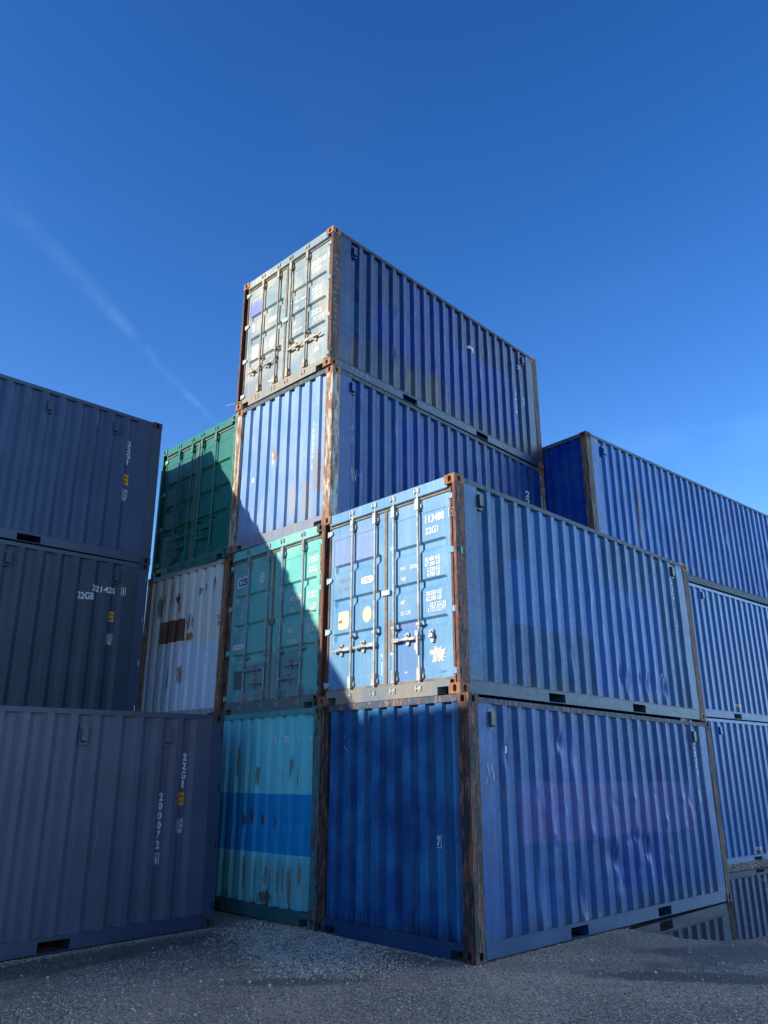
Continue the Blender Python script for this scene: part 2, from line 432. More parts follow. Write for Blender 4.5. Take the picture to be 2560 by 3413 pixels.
def STROKE(pts, w=.006, mi=0):
    out_v = []; fs = []
    for (a, b) in zip(pts, pts[1:]):
        d = Vector((b[0]-a[0], b[1]-a[1]));
        if d.length < 1e-6: continue
        n = Vector((-d.y, d.x)).normalized()*w/2; i = len(out_v)
        out_v += [(a[0]+n.x, a[1]+n.y), (b[0]+n.x, b[1]+n.y), (b[0]-n.x, b[1]-n.y), (a[0]-n.x, a[1]-n.y)]; fs.append((i, i+1, i+2, i+3))
    return (out_v, fs, mi)
def JAG(a, b, c, d, mi=0, n=10, amp=.01, seed=1):
    rr = random.Random(seed); p = []
    for k in range(n): p.append((a+(b-a)*k/n, c+rr.uniform(-amp, amp)))
    for k in range(n): p.append((b+rr.uniform(-amp, amp)*.5, c+(d-c)*k/n))
    for k in range(n): p.append((b+(a-b)*k/n, d+rr.uniform(-amp, amp)))
    for k in range(n): p.append((a+rr.uniform(-amp, amp)*.5, d+(c-d)*k/n))
    cu, cz = (a+b)/2, (c+d)/2; m = len(p)
    return ([(cu, cz)]+p, [(0, k+1, (k+1) % m+1) for k in range(m)], mi)

WHITE = plain('white_marking_paint', (.62, .65, .66), .6, var=.12)
DULLW = plain('worn_white_paint', (.36, .41, .46), .65, var=.35)
CHALK = plain('chalk', (.34, .38, .46), .9, var=.5)
YELLOW = plain('yellow_label', (.78, .36, .01), .5, var=.1)
BLACK = plain('black_ink', (.012, .012, .014), .5)
CREAM = plain('cream_plate', (.66, .58, .40), .45, var=.1)
MINT = plain('mint_tape', (.25, .55, .50), .6)
SILVER = plain('scraped_silver', (.42, .44, .48), .5, .3, var=.4)
BLUEINK = plain('blue_ink', (.01, .10, .38), .5)
PALEST = plain('pale_sticker', (.62, .66, .68), .5, var=.12)
GREENTAG = plain('green_tag', (.01, .42, .16), .5)
NAVYTAPE = plain('rust_stain', (.22, .13, .07), .8, var=.5)
GALV = plain('galvanised_rod', (.40, .40, .38), .42, .35, var=.3)
GALVR = plain('rusty_galvanised', (.33, .27, .20), .55, .25, var=.5, seed=4)
GASKET = plain('door_gasket', (.20, .17, .14), .8, var=.4)
DARKU = plain('underframe_tar', (.02, .02, .022), .8)
RUBHOLE = plain('vent_dark', (.01, .012, .014), .8)

# ------------------------------------------------------------------ container
def container(name, loc, rot, slope, M_, L=L20, H=HT, end='wall', back='wall', nz=30, sidedent=nodent, enddent=nodent,
              pockets=((1.70, 2.06), (3.76, 4.12)), vents=((.44, 2.355), (5.45, 2.355)), efirst=.29, rods=None, handles=None, nside=None, sxs=None,
              rodmat=None, hinges=(2.33, 1.66, .957, .257), notch=True, detail=True, rt=(.018, .078)):
    root = bpy.data.objects.new(name, None); COL.objects.link(root); root.empty_display_size = .3
    root.location = loc; root.rotation_euler = (0, -slope, rot)
    P = {'root': root}
    nside = nside or (19 if L < 7 else 41)
    prof = side_profile(L, nside, .165, L-.165); P['prof'] = prof
    for xe in (0, 1):
        for ye in (0, 1):
            for ze in (0, 1): casting(root, M_['cast'], L, H, xe, ye, ze)
    zp0, zp1 = CH, H-CH
    # posts
    for xe in (0, 1):
        kind = end if xe == 0 else back
        for ye in (0, 1):
            mb = MB(); fx = (lambda x: L-x) if xe else (lambda x: x); fy = (lambda y: WD-y) if ye else (lambda y: y)
            def bx(a, b, c, d, e, g):
                x = sorted((fx(a), fx(b))); y = sorted((fy(c), fy(d))); mb.box(x[0], x[1], y[0], y[1], e, g)
            if kind == 'wall': bx(.004, .166, .004, .15, zp0, zp1)
            else:
                bx(.004, .018, .016, .045, zp0, zp1)
                holes = [(.022, .040, h-.050, h+.040) for h in hinges]
                us = [(.004, .178, zp0, zp1, holes)]
                mb.plate(lambda a, d, z: (fx(a), fy(d), z), .004, .178, zp0, zp1, .004, .015, holes)
                bx(.085, .166, .015, .13, zp0, zp1)
                bx(.05, .085, .10, .13, zp0, zp1)
            mb.build('corner_post', M_['post'], root)
    # rails
    tr = 'top_rail'
    for mp in (m_side, m_far):
        mb = MB(); mb.plate(mp, .166, L-.166, H-rt[1], H-rt[0], .006, .066)
        o = mb.build('top_rail', M_['rail'], root)
        mb = MB(); holes = [(a, b, .020, .128) for a, b in pockets]
        mb.plate(mp, CD-.01, L-CD+.01, .014, .160, .010, .020, holes)
        mb.plate(mp, .166, L-.166, .1605, .168, .004, .05)
        mb.plate(mp, CD, L-CD, .012, .0195, .0205, .075)
        for a, b in pockets:
            for q in (a-.008, b): mb.plate(mp, q, q+.008, .020, .128, .0205, .34)
            mb.plate(mp, a-.008, b+.008, .1285, .134, .0205, .34)
        mb.build('bottom_rail', [M_['brail']], root)
    # long walls
    s = panel('side_panel', prof, .168, H-rt[1]+.002, nz, m_side, M_['side'], root, sidedent); P['side'] = s
    P['sd'] = lambda uu, z: prof_d(prof, uu)
    P['sdent'] = sidedent; P['folds'] = [a for a, _ in prof]
    panel('side_panel', prof, .168, H-rt[1]+.002, 1, m_far, M_['side'], root)
    if detail:
        for (vx, vz) in vents:
            dv = .010
            mb = MB(); mb.plate(m_side, vx-.055, vx+.055, vz-.115, vz+.115, dv-.002, dv+.03)
            mb.box(vx-.036, vx+.036, dv-.034, dv-.002, vz-.07, vz+.075)
            v = mb.build('vent_cover', M_['vent'], s)
            mb2 = MB(); mb2.box(vx-.03, vx+.03, dv-.030, dv-.004, vz-.082, vz-.0705); mb2.build('vent_slot', RUBHOLE, s)
    # roof and floor
    mb = MB()
    rp = []; n = int((L-.2)/.105); 
    for k in range(n+1): rp.append((.1+(L-.2)*k/n, .0 if k % 2 else .018))
    for (a, da), (b, db) in zip(rp, rp[1:]): mb.quad((a, .06, H-.012-rt[0]+.01-da), (b, .06, H-.012-rt[0]+.01-db), (b, WD-.06, H-.012-rt[0]+.01-db), (a, WD-.06, H-.012-rt[0]+.01-da))
    mb.box(.1, L-.1, .07, WD-.07, H-.075, H-.06)
    mb.build('roof', M_['side'], root)
    mb = MB(); mb.box(.1, L-.1, .05, WD-.05, .136, .160)
    k = .35
    while k < L-.3:
        if not any(a-.06 < k < b+.06 for a, b in pockets): mb.box(k, k+.045, .35, WD-.35, .03, .1355)
        k += .33
    mb.build('underframe', DARKU, root)
    # ends
    for which in (0, 1):
        kind = end if which == 0 else back; mp = m_end if which == 0 else m_back(L)
        mb = MB(); holes = [(CW+.015, .345, .0, .088), (WD-.345, WD-CW-.015, .0, .088)] if notch else []
        mb.plate(mp, CW-.01, WD-CW+.01, .014, .162, .010, .024, holes)
        if notch:
            for a, b in ((CW+.015, .345), (WD-.345, WD-CW-.015)):
                mb.plate(mp, a-.006, b+.006, .0885, .094, .0245, .17)
                for q in (a-.006, b): mb.plate(mp, q, q+.006, .014, .088, .0245, .17)
            mb.plate(mp, .351, WD-.351, .012, .018, .0245, .07)
        sill = mb.build('bottom_sill' if kind == 'door' else 'bottom_rail', M_['brail'] if kind == 'wall' else M_['sill'], root)
        if kind == 'wall':
            ep = end_profile(efirst)
            mb = MB(); mb.plate(mp, .15, WD-.15, H-.085, H-.010, .006, .07)
            mb.build('top_rail', M_['rail'], root)
            o = panel('end_panel', ep, .162, H-.084, nz if which == 0 else 1, mp, M_['end'], root, enddent if which == 0 else nodent)
            if which == 0: P['end'] = o; P['ed'] = lambda uu, z: prof_d(ep, uu); P['efolds'] = [a for a, _ in ep]; P['edent'] = enddent
        else:
            mb = MB(); mb.plate(mp, CW-.03, WD-CW+.03, H-.150, H-.010, .014, .10)
            mb.plate(mp, CW, WD-CW, H-.156, H-.1505, .022, .09)
            mb.build('door_header', M_['door'], root)
            P['doors'] = make_doors(root, M_, H, mp, rods or (.63, 1.055, 1.40, 1.84), handles, hinges, rodmat or GALV, which == 0)
    return P

DX = .062
def make_doors(root, M_, H, mp, rods, handles, hinges, rodmat, front):
    zb, zt = .195, H-.190
    out = []
    for side_ in (0, 1):        # 0: right-hand door as seen (small y)
        y0, y1 = (.108, 1.196) if side_ == 0 else (1.242, WD-.108)
        hy = y0 if side_ == 0 else y1
        g0, g1 = (y0+.085, y1-.055) if side_ == 0 else (y0+.055, y1-.085)
        ys = [y0, g0-.006, g0, g0+.02, g0+.055, g1-.055, g1-.02, g1, g1+.006, y1]
        gz = [1.80, 1.33, .865]
        zs = [(zb, 0), (zb+.10, 0), (zb+.106, 1)]
        for c in sorted(gz): zs += [(c-.085, 1), (c-.035, 2), (c+.030, 2), (c+.056, 1)]
        zs += [(zt-.186, 1), (zt-.18, 0), (zt, 0)]
        vs, fs = [], []
        for z, st in zs:
            for i, y in enumerate(ys):
                d = DX
                if st >= 1 and 2 <= i <= 7: d = DX+.005
                if st == 2 and 4 <= i <= 5: d = DX+.041
                if st == 2 and i in (3, 6): d = DX+.012
                vs.append(mp(y, d, z))
        n = len(ys)
        for j in range(len(zs)-1):
            for i in range(n-1): fs.append((j*n+i, j*n+i+1, (j+1)*n+i+1, (j+1)*n+i))
        # slab edges
        b = len(vs)
        ring = [(y0, zb), (y1, zb), (y1, zt), (y0, zt)]
        for d in (DX, DX+.05): vs += [mp(a, d, c) for a, c in ring]
        for k in range(4): fs.append((b+k, b+(k+1) % 4, b+4+(k+1) % 4, b+4+k))
        me = bpy.data.meshes.new('door'); me.from_pydata(vs, [], fs); me.materials.append(M_['door'])
        door = link('door', me, root); out.append(door)
        # rubber gasket round the leaf
        mb = MB(); t = .020
        gy0, gy1 = (y0-.002, y1+.022) if side_ == 0 else (y0-.022, y1+.002)
        mb.plate(mp, gy0, gy1, zt, zt+.038, DX-.016, DX+.03); mb.plate(mp, gy0, gy1, zb-.030, zb, DX-.016, DX+.03)
        hinge_e, ctr = (y0, y1) if side_ == 0 else (y1, y0)
        if side_ == 0: mb.plate(mp, y0-.022, y0, zb, zt, DX+.004, DX+.03); mb.plate(mp, y1, y1+.022, zb, zt, DX-.014, DX+.03)
        else: mb.plate(mp, y1, y1+.022, zb, zt, DX+.004, DX+.03); mb.plate(mp, y0-.022, y0, zb, zt, DX-.014, DX+.03)
        mb.build('gasket', GASKET, door)
        for h in hinges:
            mb = MB(); s_ = 1 if side_ == 0 else -1
            a = hy-.040*s_; bq = hy+.062*s_
            poly = [(a, h-.034), (hy+.02*s_, h-.034), (bq, h-.014), (bq, h+.022), (hy+.045*s_, h+.034), (a, h+.034)]
            mb.prism(poly, mp, DX-.022, DX-.001)
            mb.cyl(mp(a, DX-.010, h-.042), mp(a, DX-.010, h+.042), .011, 8)
            mb.build('hinge', M_.get('hinge', M_['door']) if side_ else M_['door'], door)
        rr = [q for q in rods if (y0 < q < y1)]
        for q in rr:
            mb = MB(); rx = .026
            mb.cyl(mp(q, rx, .085), mp(q, rx, H-.085), .0165, 12)
            # cams in their keepers, top and bottom
            for z in (.095, H-.075):
                s1 = 1 if z > 1 else -1
                mb.cyl(mp(q, rx, z-.022), mp(q, rx, z+.022), .024, 10)
                mb.plate(mp, q-.038, q+.038, z-.006, z+.006, .0, .05); mb.plate(mp, q-.042, q-.028, z-.03, z+.03, -.004, .03); mb.plate(mp, q+.028, q+.042, z-.03, z+.03, -.004, .03)
                mb.plate(mp, q-.010, q+.010, z+s1*.022 if s1 > 0 else z-.045, z+.045 if s1 > 0 else z-.022, .004, .03)
            # guide brackets
            for (a, b) in ((H-.325, H-.175), (.185, .335)):
                mb.plate(mp, q-.026, q+.026, a, b, .0, .048); mb.plate(mp, q-.045, q+.048, a+.02, b-.03, .048, DX)
                mb.plate(mp, q-.050, q-.040, a+.03, a+.075, .034, .048)
            mb.plate(mp, q-.024, q+.024, .83, .862, .004, .05); mb.plate(mp, q-.055, q+.055, .835, .857, .05, DX+.02)
            mb.plate(mp, q-.022, q+.022, .665, .715, .004, .05)
            rod = mb.build('lock_rod', rodmat, door, smooth=False)
        for (a, b, z) in (handles or ()):
            if not (y0 < (a+b)/2 < y1): continue
            # a: free end, b: at the rod
            mb = MB(); lo, hi = min(a, b), max(a, b)
            if hi-lo > .1:
                mb.plate(mp, lo, hi, z-.016, z+.010, .002, .014)
                mb.plate(mp, lo+.02, lo+.09, z-.024, z-.016, .0, .02) if a < b else mb.plate(mp, hi-.09, hi-.02, z-.024, z-.016, .0, .02)
                s1 = 1 if b > a else -1
                mb.plate(mp, min(b, b-.11*s1), max(b, b-.11*s1), z-.024, z+.022, .0, .018)
                cx = a+(b-a)*.42
            else:
                cx = a
            mb.prism([(cx-.020, z-.075), (cx+.020, z-.075), (cx+.026, z-.05), (cx+.020, z+.0), (cx+.026, z+.05), (cx+.018, z+.078), (cx-.018, z+.078), (cx-.026, z+.05), (cx-.020, z), (cx-.026, z-.05)], mp, DX-.022, DX-.006)
            mb.plate(mp, cx-.03, cx+.03, z-.022, z+.022, .012, .042)
            mb.cyl(mp(cx, .006, z+.045), mp(cx, DX-.02, z+.045), .012, 8)
            mb.build('door_handle', rodmat, door)
    return out

def door_for(P, uu): return P['doors'][0] if uu < 1.219 else P['doors'][1]
def ddepth(uu, z):
    return DX+.005 if (.17 < z-.11 and z < 2.23) else DX
def side_text(P, name, pieces, mats=None): return flat_decal(name, pieces, mats or [WHITE], P['side'], m_side, P['sd'], P['folds'], .004, P['sdent'])
def end_text(P, name, pieces, mats=None): return flat_decal(name, pieces, mats or [WHITE], P['end'], m_end, P['ed'], P['efolds'], .004, P['edent'])
def door_text(P, name, pieces, mats=None, lift=.003):
    cu = sum(p[0] for p in pieces[0][0])/len(pieces[0][0])
    return flat_decal(name, pieces, mats or [WHITE], door_for(P, cu), m_end, lambda a, b: DX+.004, None, lift)
def each(fn, P, name, pieces, mats=None):
    for q in pieces: fn(P, name, [q], mats)
def ic_mark(P, a, b, z0, z1, num, nz0, nz1):
    m = a+(b-a)*.42
    side_text(P, 'code_mark', [RING(a, b, z0, z1, .007), RECT(m-.004, m+.004, z0, z1), T('i', a+.018, m-.018, z0+.022, z1-.018), T('C', m+.012, b-.014, z0+.02, z1-.02), T(num, a+.01, b-.012, nz0, nz1)])
def ylabel(P, a, b, z0, z1):
    h = (z1-z0)
    side_text(P, 'height_label', [RECT(a, b, z0, z1, 0), T('2,6m', a+.008, b-.008, z0+h*.56, z0+h*.86, 1), T("8'6\"", a+.01, b-.012, z0+h*.12, z0+h*.42, 1)], [YELLOW, BLACK])

def mats(side, end=None, door=None, post=None, cast=None, rail=None, brail=None, vent=None, sill=None, hinge=None):
    d = dict(side=side, end=end or side, door=door or end or side, post=post, cast=cast or post, rail=rail or side, brail=brail or rail or side, vent=vent or side)
    d['sill'] = sill or d['brail']; 
    if hinge: d['hinge'] = hinge
    return d

ZA, SA = 0.0, -.0055238
ZB, SB = .0031523, -.0005152
ZC = -.0181853
ZD, SD, ZD2 = -.0623781, .0112029, -.0356665
ZR, SR = -.0069513, -.0001

# --- A: the near column ------------------------------------------------
A1s = paint('faded_blue_dented_side', (.014, .085, .30), tint=(0.28, 0.66, 0.74), ribs=0.12, fade=(.045, .18, .44), fadeamt=.7, streak=.42, rust=.50, rustc=(.15, .075, .05), low=.45, lowc=(.03, .055, .11), runs=0.7, seed=1, chips=.35, chipc=(.3, .4, .5),
            patches=[(.86, 5.2, 1.02, 1.68, (.34, .165, .48), .03, .7), (1.5, 3.04, 1.66, 2.30, (.070, .115, .40), .04, .75), (2.8, 4.1, .42, 1.04, (.030, .075, .38), .04, .8)], wob=.05)
A1e = paint('deep_blue_end_wall', (.010, .058, .20), ribs=0.6, axis='y', fade=(.022, .14, .30), fadeamt=.9, streak=.35, rust=.10, rustc=(.20, .07, .04), low=.3, lowc=(.012, .02, .05), runs=0.3, seed=2, bumps=.3, rough=.48)  # ridges lightened in the colour to give this wall lit ribs
A1p = rusty('charcoal_post_with_red_rust', (.022, .030, .034), (.13, .055, .036), (.28, .11, .08), .42, seed=3)
A1r = rusty('rail_with_pink_primer', (.045, .075, .115), (.13, .08, .065), (.26, .15, .13), .30, seed=4)
A1b = paint('blue_bottom_rail', (.022, .060, .15), fade=(.04, .095, .2), rust=.2, streak=.3, seed=5)
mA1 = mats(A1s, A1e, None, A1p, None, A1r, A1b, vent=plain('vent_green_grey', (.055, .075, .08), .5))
rr = random.Random(11)
d1 = [(rr.uniform(1.0, 5.2), rr.uniform(.95, 1.55), .05, rr.uniform(.05, .12), rr.uniform(-.022, .030)) for _ in range(46)]
d1 += [(rr.uniform(2.6, 4.3), rr.uniform(.45, 1.1), .06, rr.uniform(.05, .14), rr.uniform(.005, .035)) for _ in range(26)]
d1 += [(1.75, 2.1, .12, .1, .045), (2.1, 1.95, .2, .2, .02), (1.2, .55, .2, .3, .02), (2.0, .4, .15, .2, .03), (1.6, .45, .08, .12, -.02), (.65, 1.95, .05, .12, .02)]
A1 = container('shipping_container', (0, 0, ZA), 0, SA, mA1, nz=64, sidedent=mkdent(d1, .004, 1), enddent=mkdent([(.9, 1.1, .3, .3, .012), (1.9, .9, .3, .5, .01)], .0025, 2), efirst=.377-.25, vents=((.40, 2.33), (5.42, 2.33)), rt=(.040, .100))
tag(A1['root'], 'dented blue container with a mauve repainted band, bottom of the near stack', 'container')
end_text(A1, 'check_digit', [RING(.508, .431, 1.017, 1.136, .007), T('7', .495, .446, 1.032, 1.122)])
side_text(A1, 'size_code', TV('22G1', 5.385, 5.47, 1.755, 2.175, mi=0))
ic_mark(A1, 5.36, 5.50, 1.455, 1.565, '70', 1.385, 1.435)
side_text(A1, 'white_tape', [RECT(.645, .672, 1.975, 2.05)], [PALEST])
each(side_text, A1, 'paint_scratch', [STROKE([(.30, 1.86), (.33, 1.74)], .012), STROKE([(.36, 1.84), (.40, 1.76), (.41, 1.68)], .014), STROKE([(.38, 1.71), (.45, 1.76)], .01), STROKE([(.27, 1.66), (.30, 1.72)], .01)], [DULLW])
each(end_text, A1, 'paint_scratch', [STROKE([(2.02, 2.26), (1.98, 2.18)], .01), STROKE([(2.05, 2.13), (1.93, 2.03)], .008), STROKE([(1.70, 2.07), (1.66, 2.0)], .006)], [CHALK])

A2s = paint('blue_side_with_violet_repaint', (.016, .090, .27), tint=(0.22, 0.68, 0.72), ribs=0.12, fade=(.05, .19, .42), fadeamt=.6, streak=.4, rust=.42, rustc=(.14, .08, .06), low=.35, lowc=(.05, .08, .13), runs=0.6, seed=6, chips=.2, chipc=(.25, .35, .45),
            patches=[(.97, 3.0, .93, 1.74, (.055, .15, .50), .012, .9), (1.47, 3.3, 1.68, 2.75, (.045, .145, .46), .015, .85), (2.85, 4.92, .18, 1.78, (.055, .145, .52), .015, .9)], wob=.05)
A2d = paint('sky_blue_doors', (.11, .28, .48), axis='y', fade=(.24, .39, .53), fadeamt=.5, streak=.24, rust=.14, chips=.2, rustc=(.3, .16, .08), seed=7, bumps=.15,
            patches=[(1.47, 2.28, 1.85, 2.28, (.25, .29, .54), .04, .5), (1.12, 1.18, .58, .97, (.25, .17, .11), .012, .85), (.70, 1.06, .15, .78, (.07, .16, .44), .1, .5), (.68, 1.05, .8, .93, (.13, .14, .42), .04, .5)], wob=.015)
A2p = rusty('brown_rust_post', (.045, .040, .040), (.13, .060, .042), (.24, .10, .075), .62, seed=8)
A2c = rusty('orange_rust_casting', (.10, .05, .03), (.24, .115, .060), (.34, .16, .08), .85, seed=9)
A2r = rusty('grey_blue_top_rail', (.055, .10, .145), (.11, .07, .055), (.2, .12, .1), .22, seed=10)
A2b = paint('grey_blue_bottom_rail', (.032, .068, .125), fade=(.055, .085, .125), rust=.35, rustc=(.14, .08, .055), streak=.35, seed=11)
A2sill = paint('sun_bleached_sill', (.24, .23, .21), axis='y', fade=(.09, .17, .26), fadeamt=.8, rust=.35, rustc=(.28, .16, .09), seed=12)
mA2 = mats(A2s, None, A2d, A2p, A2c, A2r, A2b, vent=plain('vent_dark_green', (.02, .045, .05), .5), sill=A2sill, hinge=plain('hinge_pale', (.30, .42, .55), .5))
d2 = [(rr.uniform(3.2, 4.9), rr.uniform(.3, .55), .05, rr.uniform(.06, .13), rr.uniform(.015, .04)) for _ in range(16)]
d2 += [(rr.uniform(1.4, 4.9), rr.uniform(.5, 1.9), .06, .12, rr.uniform(-.012, .016)) for _ in range(30)]
A2H = [(2.19, 1.84, .688), (1.78, 1.41, .692), (.68, 1.06, .690), (.441, .47, .685)]
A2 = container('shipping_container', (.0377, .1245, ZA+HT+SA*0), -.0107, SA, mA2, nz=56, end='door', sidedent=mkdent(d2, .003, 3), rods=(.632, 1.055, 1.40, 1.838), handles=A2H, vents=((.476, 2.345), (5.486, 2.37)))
tag(A2['root'], 'blue container with sunlit white-rodded doors numbered 113488, on top of the near stack', 'container')
def tape(P, *r_, m=None, nm='tape_strip'): door_text(P, nm, list(r_), [m or PALEST])
door_text(A2, 'container_number', [T('113488', .541, .229, 2.076, 2.178)])
door_text(A2, 'size_code', [T('22G1', .541, .333, 1.933, 2.02)])
door_text(A2, 'check_digit', [RING(.151, .075, 2.08, 2.182, .008), T('0', .132, .094, 2.094, 2.168)], lift=-.0 + .012)
DT = [T('30.480 KG', .556, .309, 1.592, 1.645), T('67.200 LB', .556, .311, 1.530, 1.583), T('2.230 KG', .523, .309, 1.461, 1.514), T('4.920 LB', .523, .311, 1.400, 1.453),
      T('28.250 KG', .544, .296, 1.170, 1.223), T('62.280 LB', .544, .298, 1.106, 1.160), T('33.2 CU.M', .485, .234, 1.026, 1.080), T('1.172 CU.FT', .513, .232, .969, 1.021)]
each(door_text, A2, 'weight_figure', DT)
each(door_text, A2, 'weight_heading', [T('MAX.', .969, .872, 1.556, 1.606), T('GROSS', .806, .683, 1.552, 1.602), T('TARE', .970, .880, 1.422, 1.472), T('NET', .968, .895, 1.126, 1.176), T('CU. CAP.', .969, .795, .993, 1.043)])
door_text(A2, 'data_plate', [OVAL(2.031, 1.083, .102, .120, 0, 32, 8), JAG(2.12, 2.06, 1.05, 1.09, 1, 5, .01)], [CREAM, NAVYTAPE])
door_text(A2, 'round_sticker', [OVAL(1.575, 1.10, .083, .104)], [CREAM])
door_text(A2, 'oval_plate', [OVAL(1.58, 1.555, .115, .048, 0, 30, 4), T('PATENTED', 1.66, 1.50, 1.563, 1.580, 1), T('SYSTEM', 1.64, 1.54, 1.533, 1.550, 1)], [PALEST, GASKET])
door_text(A2, 'maker_sticker', [RECT(.349, .212, .230, .296, 0), T('CIMC', .33, .235, .25, .275, 1)], [PALEST, BLUEINK])
tape(A2, RECT(1.302, 1.278, .27, .471)); tape(A2, RECT(.897, .866, .191, .311)); tape(A2, RECT(.735, .705, .716, .782)); tape(A2, RECT(.742, .708, .552, .637)); tape(A2, RECT(1.205, 1.102, .535, .563)); tape(A2, RECT(1.317, 1.233, .530, .560))
tape(A2, JAG(1.302, 1.233, 1.835, 1.875, 0, 6, .008), m=MINT); tape(A2, JAG(1.203, 1.085, 1.855, 1.90, 0, 6, .008, 4), m=MINT)
door_text(A2, 'paint_scrape', [OVAL(.368, .47, .125, .092, 0, 46, 2, .42, 5)], [SILVER])
each(door_text, A2, 'chalk_writing', [T('SH25.751', 2.17, 1.93, 1.60, 1.655, 0, -.012), T('10X PAT', 2.14, 1.93, 1.475, 1.525, 0, -.012)], [CHALK])
mb = MB(); mb.plate(m_end, 1.14, 1.283, 1.283, 1.345, .034, DX-.001); mb.build('door_catch', plain('catch_grey', (.42, .47, .52), .5, .1), A2['doors'][1])
flat_decal('green_tag', [JAG(.085, .115, 1.60, 1.68, 0, 5, .008, 9)], [GREENTAG], A2['root'], m_side, None, None, .0005)
# the one handle that hangs loose beside its rod
mb = MB(); mb.plate(m_end, .622, .648, .483, .735, -.014, .002); mb.plate(m_end, .61, .66, .70, .75, -.018, .006); mb.build('loose_handle', GALV, A2['doors'][0])
side_text(A2, 'size_code', TV('22G1', 5.405, 5.50, 1.755, 2.175)); ic_mark(A2, 5.415, 5.555, 1.452, 1.562, '67', 1.383, 1.432)
side_text(A2, 'paint_scrape', [OVAL(4.77, .50, .035, .15, 0, 30, 2, .3, 8)], [DULLW])

# --- B: the tall column -------------------------------------------------
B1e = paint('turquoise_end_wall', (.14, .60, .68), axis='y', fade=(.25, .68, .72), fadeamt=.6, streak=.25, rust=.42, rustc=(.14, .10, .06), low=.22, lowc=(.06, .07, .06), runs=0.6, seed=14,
            patches=[(.09, 2.3, .775, 1.507, (.0, .29, .60), .010, 1.), (.1, 2.3, .1, .70, (.16, .34, .31), .10, .45)], wob=.018,
            spots=[(1.45, 1.22, .035, .09, (.10, .06, .05), .9), (1.20, 1.17, .035, .09, (.11, .07, .05), .9), (1.63, 1.16, .03, .07, (.09, .06, .06), .8), (.93, 1.15, .03, .08, (.09, .08, .09), .8), (1.08, .24, .16, .09, (.09, .06, .045), .9), (.60, .42, .022, .30, (.20, .12, .07), .8), (.70, .50, .014, .16, (.16, .10, .06), .8), (.85, .52, .020, .26, (.20, .13, .07), .8), (.97, .42, .014, .2, (.18, .11, .07), .8), (1.10, .55, .018, .18, (.2, .13, .08), .8), (1.34, .48, .016, .22, (.18, .12, .08), .8), (1.60, .5, .020, .24, (.18, .12, .08), .8), (.38, .6, .016, .2, (.18, .12, .08), .8), (1.86, 1.98, .016, .26, (.14, .09, .05), .8), (1.37, 1.75, .016, .14, (.14, .1, .06), .8), (.62, 1.85, .012, .16, (.14, .1, .06), .8), (.45, 1.72, .010, .10, (.14, .1, .06), .8)])
B1s = paint('turquoise_side', (.05, .30, .34), rust=.3, seed=15)
B1p = rusty('turquoise_post', (.06, .20, .20), (.10, .06, .04), (.14, .12, .09), .4, seed=16)
B1b = paint('murky_teal_rail', (.035, .12, .12), axis='y', fade=(.06, .16, .15), rust=.35, rustc=(.12, .07, .045), streak=.35, seed=17)
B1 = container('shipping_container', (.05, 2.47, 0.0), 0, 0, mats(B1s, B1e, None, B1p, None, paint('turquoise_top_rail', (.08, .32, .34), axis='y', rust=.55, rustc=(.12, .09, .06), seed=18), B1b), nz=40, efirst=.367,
               enddent=mkdent([(1.45, 1.2, .09, .1, .03), (1.2, 1.15, .08, .1, .03), (1.63, 1.13, .08, .1, .025), (.93, 1.15, .08, .1, .03), (.68, 1.14, .1, .06, .02), (.4, 1.14, .1, .05, .02), (1.8, 1.1, .1, .08, .02)], .003, 5))
tag(B1['root'], 'turquoise container with a bright blue painted stripe, bottom of the tallest stack', 'container')
end_text(B1, 'container_number', [T('1', .975, .945, 2.153, 2.245, 0), T('00', .815, .665, 2.153, 2.245), T('11', .515, .43, 2.150, 2.240), T('0', .275, .232, 2.150, 2.235), RING(.10, .02, 2.13, 2.25, .008), T('7', .085, .04, 2.148, 2.235)])

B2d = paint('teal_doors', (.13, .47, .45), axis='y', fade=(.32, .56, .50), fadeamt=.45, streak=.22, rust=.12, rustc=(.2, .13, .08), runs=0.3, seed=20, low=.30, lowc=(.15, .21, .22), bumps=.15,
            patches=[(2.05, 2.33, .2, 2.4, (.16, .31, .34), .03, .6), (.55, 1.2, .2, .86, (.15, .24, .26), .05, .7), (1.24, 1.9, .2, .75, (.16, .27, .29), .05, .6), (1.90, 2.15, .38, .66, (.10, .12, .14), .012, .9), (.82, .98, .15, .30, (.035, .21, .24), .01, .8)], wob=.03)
B2p = rusty('brown_teal_post', (.06, .055, .05), (.15, .08, .05), (.3, .17, .1), .6, old=(.30, .45, .42), oldamt=.3, seed=21)
B2sill = paint('grey_teal_sill', (.15, .19, .19), axis='y', fade=(.05, .22, .24), rust=.3, seed=22)
mB2 = mats(paint('teal_side', (.04, .22, .26), seed=23), None, B2d, B2p, rusty('dull_brown_casting', (.06, .055, .055), (.11, .07, .055), (.2, .12, .09), .6, seed=24), None, None, sill=B2sill, hinge=plain('hinge_mint', (.22, .42, .42), .5))
B2H = [(1.42, 1.84, .648), (1.73, 1.34, .45), (.58, .96, .45), (.87, .50, .642)]
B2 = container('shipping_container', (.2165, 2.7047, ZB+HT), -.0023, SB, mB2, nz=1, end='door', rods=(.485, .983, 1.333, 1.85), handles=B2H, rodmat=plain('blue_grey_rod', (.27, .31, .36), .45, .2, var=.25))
tag(B2['root'], 'teal container with half-shaded doors numbered 105708, between turquoise and blue end walls', 'container')
door_text(B2, 'container_number', [T('105708', .392, .06, 2.063, 2.160)])
door_text(B2, 'size_code', [T('22G1', .396, .176, 1.925, 2.012)])
